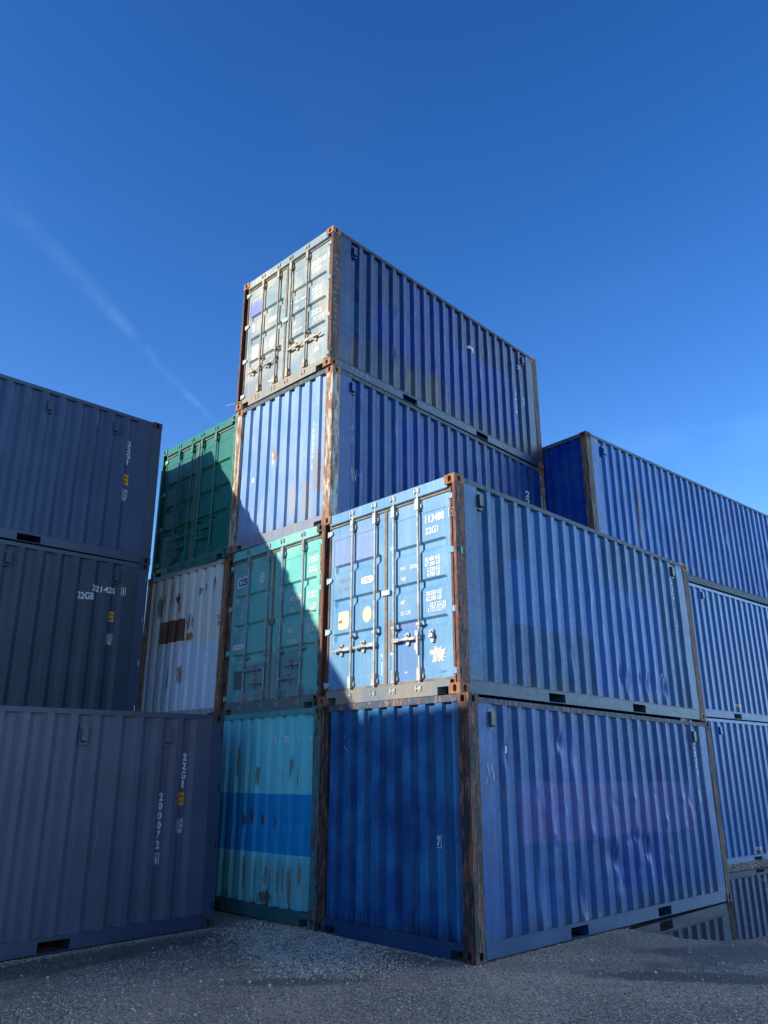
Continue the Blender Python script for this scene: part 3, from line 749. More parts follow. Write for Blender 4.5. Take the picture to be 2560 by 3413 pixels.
door_text(B2, 'line_sticker', [RECT(2.198, 1.875, 1.985, 2.150, 0)] + [STROKE(q, .030, 1) for q in (
    [(2.06, 2.108), (2.15, 2.108), (2.15, 2.025), (2.06, 2.025), (2.06, 2.13)], [(2.035, 2.108), (1.93, 2.108)], [(2.005, 2.13), (2.005, 2.066), (1.935, 2.066), (1.935, 2.022), (2.05, 2.022)], [(2.05, 2.02), (2.05, 2.0)])], [PALEST, BLUEINK])
door_text(B2, 'class_sticker', [OVAL(1.535, 2.06, .062, .086, 0), STROKE([(1.535, 2.11), (1.535, 2.02)], .010, 1), STROKE([(1.56, 2.09), (1.51, 2.09)], .008, 1), STROKE([(1.57, 2.045), (1.55, 2.018), (1.52, 2.018), (1.50, 2.045)], .010, 1)], [PALEST, BLUEINK])
door_text(B2, 'painted_letter', [T('d', 2.06, 2.01, 1.49, 1.545)])
door_text(B2, 'oval_plate', [OVAL(2.07, 1.035, .15, .045, 0, 30, 4), T('CUSTOMS SEAL', 2.17, 1.97, 1.03, 1.045, 1)], [PALEST, GASKET])
each(door_text, B2, 'weight_heading', [T('MAX.GROSS', .821, .525, 1.557, 1.640), T('TARE', .818, .696, 1.404, 1.475), T('NET', .832, .737, 1.098, 1.165), T('CU.CAP.', .833, .624, .937, 1.003)])
each(door_text, B2, 'weight_figure', [T('30.480 KG', .402, .152, 1.600, 1.650), T('67.200 LBS', .398, .128, 1.540, 1.590), T('2.185 KG', .35, .150, 1.420, 1.470), T('4.820 LBS', .35, .130, 1.360, 1.410),
                                 T('28 295 KG', .389, .149, 1.126, 1.176), T('62 380 LBS', .387, .129, 1.062, 1.112), T('33.2 CU.M', .330, .085, .955, 1.005), T('1 173 CU.FT', .358, .080, .897, .945)])
door_text(B2, 'round_sticker', [OVAL(.212, .238, .056, .046, 0), T('BFIC', .25, .175, .232, .252, 1)], [PALEST, GASKET])
mb = MB(); mb.plate(m_end, 1.145, 1.285, 1.28, 1.36, .034, DX-.001); mb.build('door_catch', plain('catch_olive', (.16, .18, .14), .6, .1), B2['doors'][1])

B3s = paint('blue_side_with_royal_repaint', (.010, .070, .28), tint=(0.08, 0.44, 0.60), ribs=0.12, fade=(.03, .14, .38), fadeamt=.6, streak=.4, rust=.45, rustc=(.13, .10, .08), runs=0.7, seed=25, chips=.35, chipc=(.3, .36, .45),
            patches=[(1.5, 3.0, 1.0, 2.28, (.0, .065, .38), .02, .85), (2.6, 3.3, 1.6, 2.2, (.02, .09, .30), .06, .5)], wob=.06)
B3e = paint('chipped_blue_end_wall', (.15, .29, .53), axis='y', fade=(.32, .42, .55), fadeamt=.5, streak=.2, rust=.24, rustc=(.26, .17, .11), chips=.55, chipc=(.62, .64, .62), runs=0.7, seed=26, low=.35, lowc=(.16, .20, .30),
            spots=[(1.35, 1.45, .05, .14, (.30, .20, .13), .9), (.32, .9, .08, .4, (.24, .20, .18), .7), (.9, .6, .12, .3, (.30, .27, .26), .6), (.55, .5, .12, .4, (.30, .26, .24), .6)])
B3p = rusty('flaking_white_and_rust_post', (.10, .06, .04), (.22, .12, .07), (.36, .22, .13), .8, old=(.44, .42, .36), oldamt=.62, seed=27)
B3c = rusty('rust_casting_orange', (.12, .06, .035), (.27, .13, .065), (.36, .18, .09), .9, seed=28)
mB3 = mats(B3s, B3e, None, B3p, B3c, rusty('dull_blue_rail', (.045, .085, .12), (.10, .07, .06), (.17, .12, .1), .35, seed=29), paint('pale_flaking_rail', (.20, .24, .33), axis='y', fade=(.32, .31, .30), rust=.5, rustc=(.28, .15, .09), seed=30, chips=.5))
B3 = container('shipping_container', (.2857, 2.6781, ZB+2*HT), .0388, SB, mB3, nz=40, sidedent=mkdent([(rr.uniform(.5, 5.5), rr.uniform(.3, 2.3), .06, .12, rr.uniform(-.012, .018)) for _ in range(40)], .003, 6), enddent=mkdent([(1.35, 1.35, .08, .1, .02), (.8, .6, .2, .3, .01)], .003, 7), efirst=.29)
tag(B3['root'], 'blue container with a sunlit corrugated end wall marked 168054, third in the tallest stack', 'container')
end_text(B3, 'container_number', TV('168054', .485, .415, 1.131, 1.791))
end_text(B3, 'check_digit', [RING(.485, .405, .975, 1.082, .010), T('0', .465, .425, .99, 1.068)])
end_text(B3, 'white_tape', [RECT(1.94, 1.845, 1.115, 1.19)], [PALEST])
end_text(B3, 'chipped_spot', [OVAL(1.40, 1.46, .03, .045, 0, 18, 2, .3, 2), OVAL(1.42, 1.36, .045, .05, 0, 18, 2, .4, 3)], [PALEST])
each(side_text, B3, 'chalk_writing', [T('24', .40, .50, 1.62, 1.75, 0, -.02), T('0/6', .40, .52, 1.42, 1.56, 0, -.02), STROKE([(.47, 1.05), (.47, .78), (.49, 1.0), (.51, .8), (.53, 1.02), (.56, .82), (.58, 1.0)], .012), STROKE([(.60, .92), (.63, .88), (.66, .95)], .008)], [CHALK])
side_text(B3, 'size_code', TV('22G1', 5.33, 5.45, 1.35, 1.95))

B4s = paint('deep_blue_side_with_royal_repaint', (.005, .045, .19), tint=(0.08, 0.38, 0.55), ribs=0.12, fade=(.018, .095, .27), fadeamt=.7, streak=.42, rust=.5, rustc=(.11, .07, .055), low=.75, lowc=(.040, .048, .075), runs=0.7, seed=31, chips=.28, chipc=(.25, .3, .38),
            patches=[(.95, 2.0, .92, 1.66, (.0, .050, .36), .03, .9), (1.8, 3.3, .9, 2.42, (.0, .050, .36), .05, .85), (2.9, 5.2, .16, 1.74, (.0, .060, .40), .03, .9), (.24, .64, .84, 1.40, (.020, .13, .25), .015, .95)], wob=.05,
            spots=[(1.9, .45, .16, .25, (.07, .06, .06), .8), (2.5, .5, .22, .35, (.08, .065, .06), .8), (1.55, .5, .1, .25, (.07, .06, .06), .7), (.55, .42, .07, .3, (.08, .06, .05), .7)])
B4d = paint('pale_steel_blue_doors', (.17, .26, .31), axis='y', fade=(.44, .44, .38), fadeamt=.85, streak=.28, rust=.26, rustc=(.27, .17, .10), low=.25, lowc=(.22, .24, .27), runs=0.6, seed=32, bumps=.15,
            patches=[(1.9, 2.27, 1.83, 2.12, (.13, .17, .48), .05, .8), (1.17, 1.20, .35, 1.21, (.15, .42, .52), .008, .9), (.23, .38, 1.0, 1.36, (.36, .26, .16), .05, .5), (1.45, 2.25, .2, .5, (.19, .20, .23), .08, .6)], wob=.04)
B4p = rusty('dark_brown_post', (.045, .036, .034), (.12, .060, .042), (.16, .085, .06), .6, seed=33)
B4sill = paint('sunlit_rusty_sill', (.28, .25, .19), axis='y', fade=(.20, .24, .27), rust=.5, rustc=(.27, .15, .085), seed=34)  # pale beige sill paint with rust
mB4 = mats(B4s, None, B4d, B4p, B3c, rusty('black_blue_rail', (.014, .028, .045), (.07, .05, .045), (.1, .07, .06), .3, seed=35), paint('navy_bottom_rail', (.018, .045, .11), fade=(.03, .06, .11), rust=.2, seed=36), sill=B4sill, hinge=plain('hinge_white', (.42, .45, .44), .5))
B4H = [(2.187, 1.86, .652), (1.75, 1.43, .642), (.71, 1.07, .674), (.245, .64, .668)]
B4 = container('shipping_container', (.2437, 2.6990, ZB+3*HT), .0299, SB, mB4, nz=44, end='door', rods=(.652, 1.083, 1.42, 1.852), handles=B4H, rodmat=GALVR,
               sidedent=mkdent([(rr.uniform(.5, 5.5), rr.uniform(.3, 2.3), .06, .12, rr.uniform(-.012, .018)) for _ in range(40)], .003, 8), vents=((.50, 2.33), (5.50, 2.34)))
tag(B4['root'], 'blue container with rusty sunlit doors numbered 105248, topmost of the tallest stack', 'container')
door_text(B4, 'container_number', [T('105248', .570, .222, 2.072, 2.165)])
door_text(B4, 'size_code', [T('22G1', .566, .341, 1.942, 2.022)])
door_text(B4, 'check_digit', [RECT(.160, .098, 2.068, 2.175, 0), T('3', .148, .110, 2.082, 2.16, 1)], [WHITE, BLUEINK], lift=.012)
each(door_text, B4, 'weight_figure', [T('30.480 KG', .562, .304, 1.590, 1.640), T('67.200 LB', .560, .306, 1.530, 1.580), T('2.230 KG', .53, .304, 1.465, 1.515), T('4.920 LB', .53, .306, 1.405, 1.455),
                                 T('28.250 KG', .552, .29, 1.162, 1.212), T('62.280 LB', .55, .292, 1.100, 1.15), T('33.2 CU.M', .50, .235, 1.020, 1.070), T('1.172 CU.FT', .52, .232, .960, 1.010)])
each(door_text, B4, 'weight_heading', [T('MAX. GROSS', .991, .690, 1.558, 1.608), T('TARE', .991, .895, 1.430, 1.480), T('NET', 1.005, .925, 1.130, 1.180), T('CU. CAP.', .996, .775, .985, 1.035)])
door_text(B4, 'data_plate', [OVAL(2.052, 1.055, .095, .135, 0, 32, 8)], [CREAM])
door_text(B4, 'round_sticker', [OVAL(1.578, 1.065, .082, .108, 0), OVAL(1.578, 1.065, .05, .07, 1)], [CREAM, PALEST])
door_text(B4, 'oval_plate', [OVAL(1.607, 1.53, .115, .042, 0, 30, 4), T('PATENTED', 1.69, 1.53, 1.522, 1.540, 1)], [PALEST, GASKET])
door_text(B4, 'class_sticker', [RECT(2.187, 2.10, 1.575, 1.655, 0), T('A', 2.165, 2.122, 1.59, 1.64, 1), OVAL(2.14, 1.53, .05, .022, 0)], [PALEST, GASKET])
door_text(B4, 'maker_sticker', [RECT(.316, .198, .205, .255, 0)], [PALEST]); door_text(B4, 'pale_sticker', [RECT(.452, .346, .405, .472, 0)], [PALEST])
tape(B4, RECT(1.30, 1.235, 1.60, 1.63)); tape(B4, RECT(1.20, 1.08, 1.595, 1.625)); tape(B4, RECT(1.62, 1.52, .30, .32))
mb = MB(); mb.plate(m_end, 1.14, 1.285, 1.29, 1.36, .034, DX-.001); mb.build('door_catch', plain('catch_blue', (.25, .38, .48), .5, .1), B4['doors'][1])
side_text(B4, 'size_code', TV('2', 5.325, 5.385, 2.08, 2.17)); side_text(B4, 'container_number', TV('105248', 5.165, 5.255, 1.007, 1.617)); ic_mark(B4, 5.41, 5.56, 1.37, 1.48, '87', 1.30, 1.35)
side_text(B4, 'paint_chip', [([(3.60, 1.86), (3.67, 1.93), (3.70, 1.88), (3.76, 1.90), (3.765, 1.76), (3.735, 1.80), (3.72, 1.85), (3.66, 1.85)], [(0, 1, 2, 7), (2, 3, 6, 7), (3, 4, 5, 6)], 0)], [PALEST])
# chalk scribbles down the post and along the rail
ch = []
zz = 2.05
for k in range(13):
    a = rr.uniform(.03, .07); b = rr.uniform(.09, .15); h = rr.uniform(.04, .08)
    ch.append(STROKE([(a, zz), (b, zz-h*.3), (a, zz-h*.6), (b, zz-h), (b-.02, zz-h*.4)][:rr.randint(3, 5)], .006)); zz -= h+.055
flat_decal('chalk_scribble', ch, [CHALK], B4['root'], m_side, None, None, .0)
gl = {'R': [(0, 0), (0, 1), (.6, .85), (.1, .5), (.7, 0)], 'C': [(.7, .9), (.1, .8), (0, .3), (.6, .05)], 'Z': [(0, 1), (.7, .9), (0, .1), (.7, .1)], 'E': [(.7, .95), (.05, .8), (.5, .5), (.05, .45), (.1, .05), (.7, .1)], 'M': [(0, 0), (.2, 1), (.4, .3), (.65, 1), (.8, 0)], 'A': [(0, 0), (.4, 1), (.75, 0), (.15, .4), (.6, .45)]}
st = []; cx = .22
for c in 'RCZEMA':
    st.append(STROKE([(cx+a*.085, .045+b*.085) for a, b in gl[c]], .006)); cx += .115
flat_decal('chalk_writing', st, [CHALK], B4['root'], m_side, None, None, -.007)
# a thin wire end sticking out at the lower left of the doors
mb = MB(); mb.cyl((.0, WD+.0, .155), (-.06, WD+.20, .165), .0025, 6); mb.cyl((.0, WD-.02, .155), (.01, WD-.14, .15), .008, 6)
mb.build('wire_end', plain('brass_wire', (.45, .32, .12), .4, .6), B4['root'])

# --- C: the column behind ------------------------------------------------
C2e = paint('white_rust_streaked_end_wall', (.60, .71, .86), axis='y', fade=(.74, .75, .74), fadeamt=.5, streak=.25, rust=.30, rustc=(.24, .115, .05), runs=0.8, seed=40, wob=.02,
            patches=[(.05, 2.4, 1.24, 2.5, (.70, .66, .52), .04, .55), (1.215, 1.97, 1.33, 1.715, (.15, .048, .032), .006, 1.)],
            spots=[(1.42, 2.08, .09, .10, (.13, .05, .025), 1.), (1.40, 1.93, .09, .12, (.38, .22, .08), .8), (1.15, 1.85, .035, .28, (.11, .05, .025), .95), (1.05, 1.62, .07, .12, (.22, .10, .04), .9), (1.03, 1.38, .08, .08, (.28, .12, .04), .95),
                   (.42, 2.23, .06, .10, (.16, .06, .04), .9), (.42, 2.05, .05, .2, (.36, .29, .2), .7), (1.62, 2.2, .05, .2, (.28, .14, .05), .8), (1.25, .76, .05, .15, (.22, .14, .06), .85), (1.55, .70, .03, .2, (.18, .13, .08), .8), (.62, 2.15, .025, .08, (.14, .07, .04), .9), (.78, 2.12, .03, .08, (.12, .06, .04), .9), (2.0, 2.0, .06, .22, (.14, .07, .04), .8), (1.85, 2.1, .03, .12, (.12, .06, .04), .8)])
C2p = rusty('orange_streaked_post', (.11, .05, .03), (.26, .13, .06), (.42, .28, .14), .8, old=(.4, .38, .32), oldamt=.35, seed=41)
C2 = container('shipping_container', (.2653, 5.1588, -.0054+HT), .0598, 0, mats(paint('white_side', (.42, .44, .46), rust=.3, seed=42), C2e, None, C2p, None, paint('rust_spotted_white_rail', (.38, .38, .38), axis='y', rust=.6, rustc=(.14, .07, .04), seed=43)), nz=34, efirst=.26,
               enddent=mkdent([(.9, .9, .5, .5, .012), (.8, .4, .2, .2, .015), (1.3, .7, .15, .15, .02), (.5, 1.2, .3, .3, .01)], .004, 9))
tag(C2['root'], 'rust-streaked white container wall with a dark brown rectangular patch, under the green doors', 'container')
end_text(C2, 'container_number', [T('8', .515, .465, 1.06, 1.16), T('2', .515, .455, .905, .99), T('2', .265, .23, 1.585, 1.64), T('1', .255, .243, 1.47, 1.55)], [BLACK])

C3d = paint('green_doors', (.016, .150, .125), axis='y', fade=(.03, .19, .155), fadeamt=.5, streak=.15, rust=.0, seed=45, rough=.36, bumps=.2)
C3m = plain('green_painted_steel', (.020, .16, .125), .4)
C3 = container('shipping_container', (.2081, 5.138, ZC+2*HT), .0240, 0, mats(C3d, None, C3d, C3m, C3m, C3m, C3m, hinge=plain('hinge_green', (.22, .42, .34), .4)), nz=1, end='door',
               rods=(.62, 1.06, 1.38, 1.82), rodmat=C3m, handles=[(1.38, 1.82, .66), (1.78, 1.38, .47), (.70, 1.06, .50), (.96, .62, .67)], back='wall')
tag(C3['root'], 'dark green container with sunlit upper doors, above the rusty white one', 'container')
door_text(C3, 'grey_plate', [OVAL(2.00, .53, .10, .16, 0, 24, 8)], [plain('faded_plate', (.10, .13, .13), .6, var=.4)])

# --- D: slate stack on the left -----------------------------------------
def slate(nm, seed, c=(.092, .100, .150)):
    return paint(nm, c, fade=tuple(x*1.25 for x in c), fadeamt=.6, streak=.10, rust=.0, seed=seed, rough=.32, bumps=.12, chips=.0)
Dp = plain('slate_steel', (.042, .062, .120), .45, var=.15); Dc = plain('slate_casting', (.050, .052, .070), .6, var=.4)
def dloc(x, y, a, z): return (x, y, z)
zD1 = ZD-SD*L20; zD2 = ZD+ZD2-SD*L20
dd = mkdent([(1.9, .35, .25, .2, .02), (2.6, .3, .2, .15, -.012), (3.1, 1.4, .12, .3, .015), (1.2, .5, .2, .2, .02), (3.9, .6, .3, .2, .01)], .0022, 12)
pD = ((1.827, 2.182), (3.876, 4.231))
D1s = slate('slate_blue_side_scuffed', 50)
D1 = container('shipping_container', (-6.5556, 3.8728, zD1), -.0116, SD, mats(D1s, None, D1s, Dp, rusty('scuffed_grey_casting', (.045, .05, .065), (.09, .06, .05), (.16, .1, .08), .4, seed=51), Dp, Dp), nz=44, end='wall', back='door', sidedent=dd, pockets=pD, vents=((4.135, 2.282), (5.229, 2.278)))
tag(D1['root'], 'slate blue container numbered 200072, standing on the gravel at the left front', 'container')
side_text(D1, 'size_code', TV('22G1', 5.475, 5.545, 1.655, 2.08)); side_text(D1, 'container_number', TV('200072', 5.18, 5.25, .962, 1.607))
side_text(D1, 'check_digit', [RING(5.175, 5.255, .792, .912, .008), T('6', 5.195, 5.235, .808, .896)])
ylabel(D1, 5.447, 5.54, 1.45, 1.602); ic_mark(D1, 5.444, 5.552, 1.19, 1.29, '70', 1.125, 1.175)
each(side_text, D1, 'paint_scratch', [STROKE([(2.95, 1.35), (2.96, 1.27)], .016), STROKE([(4.42, 1.30), (4.44, 1.15), (4.41, 1.0)], .006), STROKE([(2.2, .78), (2.32, .9), (2.38, .95)], .006), STROKE([(2.2, .72), (2.36, .82)], .006)], [CHALK])
D2s = slate('slate_side_dark', 52, (.040, .060, .090))
D2 = container('shipping_container', (-6.5932, 6.4131, zD2+HT), -.0232, SD, mats(D2s, None, D2s, Dp, Dc, Dp, Dp), nz=1, back='door', pockets=pD, vents=((3.824, 2.312), (5.504, 2.295)))
tag(D2['root'], 'slate container numbered 321425, middle of the left stack behind the front one', 'container')
side_text(D2, 'container_number', [T('321425', 5.135, 5.525, 2.012, 2.110)]); side_text(D2, 'check_digit', [RING(5.618, 5.688, 2.01, 2.136, .008), T('1', 5.642, 5.664, 2.03, 2.115)])
side_text(D2, 'size_code', [T('22GB', 4.922, 5.178, 1.868, 1.982)]); ylabel(D2, 5.453, 5.546, 1.567, 1.727); ic_mark(D2, 5.445, 5.557, 1.262, 1.374, '70', 1.20, 1.255)
D3s = slate('slate_blue_side_top', 53, (.046, .076, .150))
D3 = container('shipping_container', (-6.5986, 6.3266, zD2+2*HT), -.0036, SD, mats(D3s, None, D3s, Dp, Dc, Dp, Dp), nz=1, back='door', pockets=pD, vents=((4.084, 2.29), (5.209, 2.268)))
tag(D3['root'], 'slate container marked 22G1 with an orange label, top of the left stack', 'container')
side_text(D3, 'size_code', TV('22G1', 5.45, 5.53, 1.673, 2.10)); ylabel(D3, 5.443, 5.540, 1.305, 1.490); ic_mark(D3, 5.441, 5.547, 1.088, 1.225, '87', 1.02, 1.075)

# --- R: long containers at the back right -----------------------------------
R3s = paint('worn_bright_blue_side', (.010, .13, .46), tint=(0.2, 0.62, 0.74), ribs=0.12, fade=(.05, .23, .62), fadeamt=.6, streak=.4, rust=.5, rustc=(.16, .10, .07), low=.30, lowc=(.04, .045, .06), runs=0.5, seed=60, chips=.0,
            spots=[(1.75, 1.2, .03, .9, (.22, .12, .08), .9), (3.3, .7, .04, .6, (.2, .12, .08), .8), (3.6, .9, .03, .4, (.22, .14, .1), .8)])
R3e = paint('royal_blue_end_wall', (.002, .030, .30), axis='y', fade=(.008, .075, .30), fadeamt=.9, streak=.3, rust=.05, seed=61, rough=.4)
R3p = rusty('grey_brown_post', (.05, .06, .06), (.16, .10, .07), (.24, .14, .10), .5, seed=62)
R3 = container('long_shipping_container', (6.4035, 1.8963, ZR+2*HC), -.0698, SR, mats(R3s, R3e, None, R3p, rusty('dark_casting', (.04, .03, .03), (.09, .05, .04), (.1, .06, .05), .6, seed=63), rusty('blue_grey_rail', (.05, .10, .15), (.09, .08, .08), (.15, .12, .11), .3, seed=64)), L=L40, nz=30, nside=41, pockets=(), vents=((.6, 2.3),),
               sidedent=mkdent([(rr.uniform(.5, 11), rr.uniform(.25, 1.4), .07, .14, rr.uniform(-.01, .02)) for _ in range(60)], .004, 13))
tag(R3['root'], 'long worn bright blue container, topmost of the stack at the right', 'container')
end_text(R3, 'chalk_scribble', [STROKE([(1.24, 1.42), (1.21, 1.30), (1.22, 1.2)], .014), STROKE([(1.17, 1.38), (1.15, 1.25), (1.16, 1.12)], .016), STROKE([(1.2, 1.28), (1.13, 1.24)], .01)], [CHALK])
def smoothblue(nm, seed): return paint(nm, (.010, .095, .31), fade=(.014, .11, .33), fadeamt=.5, streak=.12, rust=.0, seed=seed, rough=.28, bumps=.08)
Rm = plain('blue_rail_steel', (.075, .17, .42), .45, var=.12)
X0 = 2.95
R2s = smoothblue('clean_blue_side', 65); R1s = smoothblue('clean_blue_side_low', 66)
dxr = math.cos(-.0637)*X0; dyr = math.sin(-.0637)*X0
R2 = container('long_shipping_container', (9.3563-dxr, 1.7173-dyr, ZR+HC), -.0637, 0, mats(R2s, None, None, Rm, Rm, Rm, plain('blue_grey_bottom_rail', (.10, .17, .30), .5)), L=L40, H=HC, nz=1, nside=41, pockets=((X0+1.826, X0+2.182), (X0+3.876, X0+4.232)), vents=((X0+1.108, 2.673), (10.8, 2.67)))
tag(R2['root'], 'long clean blue container, middle of the stack at the right', 'container')
def lift_label(P, a, b, z0, z1): side_text(P, 'warning_label', [RECT(a, b, z0, z1, 0), RECT(a+.09, b-.09, z0+.008, z1-.008, 1), T('2,9m', a+.11, b-.11, z0+.018, z1-.018, 2)], [CREAM, YELLOW, BLACK])
lift_label(R2, X0+1.93, X0+2.235, .285, .345)
dxr = math.cos(-.0739)*X0; dyr = math.sin(-.0739)*X0
R1 = container('long_shipping_container', (9.3846-dxr, 1.7467-dyr, ZR), -.0739, 0, mats(R1s, None, None, Rm, Rm, Rm, plain('blue_bottom_rail_low', (.07, .14, .28), .5)), L=L40, H=HC, nz=1, nside=41, pockets=((X0+1.826, X0+2.182), (X0+3.876, X0+4.232)), vents=((X0+1.10, 2.638), (10.8, 2.64)))
tag(R1['root'], 'long clean blue container, bottom of the right stack, mirrored in the puddle', 'container')
lift_label(R1, X0+1.925, X0+2.235, .250, .305)

# --- containers that carry or shade the visible ones ---------------------
def copy_tree(o, parent=None, skip=()):
    c = o.copy(); COL.objects.link(c)
    if parent is not None: c.parent = parent
    for q in list(o.children):
        if not any(q.name.startswith(s_) for s_ in skip): copy_tree(q, c, skip)
    return c
MK = ('container_number', 'check_digit', 'size_code', 'height_label', 'code_mark', 'paint_scratch', 'white_tape')
def extra(src, loc, rot, slope, label, group=None):
    c = copy_tree(src['root'], None, MK); c.location = loc; c.rotation_euler = (0, -slope, rot); c['label'] = label
    if group: c['group'] = group
    return c
extra(D2, (-6.6, 6.42, zD2), -.012, SD, 'slate container at ground level hidden behind the one numbered 200072')
extra(C2, (.32, 5.13, ZC), 0, 0, 'white container at ground level hidden behind the turquoise one')
G1 = 'slate containers stacked outside the left of the picture'
gz = zD2-SD*6.2
for k in range(3): extra(D2, (-12.80, 6.40, gz+k*HT), 0, SD, 'slate container in the back row outside the left of the picture', G1)
for k in range(3): extra(D2, (-11.55-L20, 3.85, gz+k*HT), 0, 0, 'slate container in the front row outside the left of the picture', G1)
G2 = 'slate containers added unseen behind the camera to block light'
for j in range(4):  # unseen row added to cut light from the west
    for k in range(1): extra(D2, (-13.2-L20, 1.0-j*2.5-.3*(j % 2), gz+k*HT), 0, 0, 'slate container added out of view behind the camera to darken the west', G2)
# ------------------------------------------------------------------ ground, water, gravel
def sst(a, b, x):
    t = np.clip((x-a)/(b-a), 0, 1); return t*t*(3-2*t)
def vnoise(x, y, s, seed):
    x = np.asarray(x)*s; y = np.asarray(y)*s; xi = np.floor(x).astype(int); yi = np.floor(y).astype(int); fx = x-xi; fy = y-yi
    def h(a, b):
        q = np.sin(a*127.1+b*311.7+seed*74.7)*43758.5453; return q-np.floor(q)
    fx = fx*fx*(3-2*fx); fy = fy*fy*(3-2*fy)
    return (h(xi, yi)*(1-fx)+h(xi+1, yi)*fx)*(1-fy)+(h(xi, yi+1)*(1-fx)+h(xi+1, yi+1)*fx)*fy
WATER_Z = -.030
def height(x, y):
    x = np.asarray(x, float); y = np.asarray(y, float)
    n = vnoise(x, y, .8, 1)*.5+vnoise(x, y, 2.1, 2)*.3+vnoise(x, y, 5, 3)*.2-.5
    h = -.004+n*.014
    wD = sst(.02, -.42, x)*sst(1.2, 3.2, y)
    h = h*(1-wD)+wD*(np.clip(-.066+.0112*(x+.5), -.2, 0)+n*.010)
    wC = sst(2.2, 2.8, y)*sst(-.4, .2, x); h = h*(1-wC)+wC*(-.022)
    # under the near stack
    wA = sst(-.05, .10, y)*sst(-.10, .05, x)*sst(6.25, 6.1, x)*sst(2.6, 2.45, y); h = h*(1-wA)+wA*(-.0058*x-.004)
    # the hollow that holds the puddle
    far = 1.42-.074*(x-9.4)
    wig = (vnoise(x, y, 1.3, 8)-.5)*.5+(vnoise(x, y, 4, 9)-.5)*.34+(vnoise(x, y, 9, 11)-.5)*.14
    edge = -1.18+.10*np.sin(x*1.1)
    b = sst(2.55, 3.35, x+wig*.6)*sst(edge-.35, edge+.30, y+wig*.5)*sst(far+.30, far-.10, y+wig*.3)
    b = b*(1-wA)
    bank = sst(6.5, 7.5, x)*sst(far-.12, far+.12, y); h = h*(1-bank)+bank*(.030+n*.05)
    return h*(1-b)+b*(-.075+n*.01)
def axis(lo, hi, f0, f1, fine, grow=1.35):
    a = list(np.arange(f0, f1+1e-6, fine)); st = fine; v = f1
    while v < hi: st *= grow; v += st; a.append(min(v, hi))
    st = fine; v = f0
    while v > lo: st *= grow; v -= st; a.insert(0, max(v, lo))
    return np.array(a)
gx = axis(-900, 900, -6.5, 12.5, .07); gy = axis(-900, 900, -4.5, 4.2, .07)
X, Y = np.meshgrid(gx, gy); Zg = height(X, Y)
far_ = np.maximum(sst(14, 20, np.abs(X)), sst(14, 20, np.abs(Y))); Zg = Zg*(1-far_)+far_*(-.05)
nx, ny = len(gx), len(gy)
V = np.stack([X, Y, Zg], -1).reshape(-1, 3)
idx = np.arange(nx*ny).reshape(ny, nx)
Fq = np.stack([idx[:-1, :-1], idx[:-1, 1:], idx[1:, 1:], idx[1:, :-1]], -1).reshape(-1, 4)
me = bpy.data.meshes.new('ground'); me.from_pydata(V.tolist(), [], Fq.tolist()); me.polygons.foreach_set('use_smooth', [True]*len(Fq))
k = NT('wet_grit_and_crushed_stone'); co = k.coord(); sp = k.n('ShaderNodeSeparateXYZ'); k.l(co, sp.inputs[0])
big = k.noise(co, .55, 5, .6); mid = k.noise(co, 3.5, 5, .65); fine = k.noise(co, 55, 4, .75); v1 = k.vor(co, 34); vc = k.vor(co, 34, 'Color'); v2 = k.vor(co, 75, 'Color')
vs_ = k.n('ShaderNodeSeparateXYZ'); k.l(vc, vs_.inputs[0]); vs2 = k.n('ShaderNodeSeparateXYZ'); k.l(v2, vs2.inputs[0])
base = k.mix(k.ss(big, .38, .62), (.255, .122, .070), (.45, .235, .140))
base = k.mix(k.mul(k.ss(mid, .52, .75), .6), base, (.12, .085, .062))
peb = k.mix(k.ss(vs_.outputs[0], .2, 1.), (.055, .042, .034), (.66, .56, .47))
m = k.mul(k.ss(vs_.outputs[1], .45, .6), k.ss(v1, .55, .35))
col = k.mix(k.mul(m, .9), base, peb)
col = k.mix(k.mul(k.ss(vs2.outputs[0], .72, .86), .65), col, (.55, .48, .41))
col = k.mix(k.mul(k.ss(fine, .52, .72), .5), col, (.050, .046, .045))
def stain(cx, cy, rx, ry, ang, op, cc):
    global col
    dx = k.sub(sp.outputs[0], cx); dy = k.sub(sp.outputs[1], cy); c_, s__ = math.cos(ang), math.sin(ang)
    a = k.math('DIVIDE', k.add(k.mul(dx, c_), k.mul(dy, s__)), rx); b = k.math('DIVIDE', k.sub(k.mul(dy, c_), k.mul(dx, s__)), ry)
    d = k.add(k.math('SQRT', k.add(k.mul(a, a), k.mul(b, b))), k.mul(k.sub(mid, .5), 1.8))
    col = k.mix(k.mul(k.ss(d, 1.15, .6), op), col, cc)
stain(1.1, -1.75, 1.3, .22, -.95, .85, (.060, .046, .040)); stain(2.3, -1.3, .9, .3, -.6, .8, (.065, .05, .043)); stain(3.0, -2.2, 2.2, .35, -.5, .75, (.07, .055, .048))
stain(-1.6, .75, .7, .16, -.7, .6, (.055, .046, .042)); stain(-2.9, 3.35, 2.8, .42, 0., .7, (.055, .047, .045)); stain(.6, -.6, 1.2, .25, -.8, .35, (.08, .065, .06))
wet = k.ss(k.add(sp.outputs[2], k.mul(k.sub(mid, .5), .03)), .014, -.022)
wetm = k.mul(wet, k.ss(sp.outputs[0], .6, 1.6))
col = k.mix(k.mul(wetm, .6), col, (.035, .032, .030))
op = k.mx(k.ss(sp.outputs[0], 12., 16.), k.ss(sp.outputs[1], -7., -10.)); col = k.mix(op, col, (.24, .22, .19))
k.bump(k.add(k.mul(k.ss(v1, .6, .0), 1.), k.mul(fine, .9)), .9, .012)
k.fin(col, k.ss(wetm, 0., 1., .85, .35))
me.materials.append(k.m); g = link('ground', me); tag(g, kind='structure')

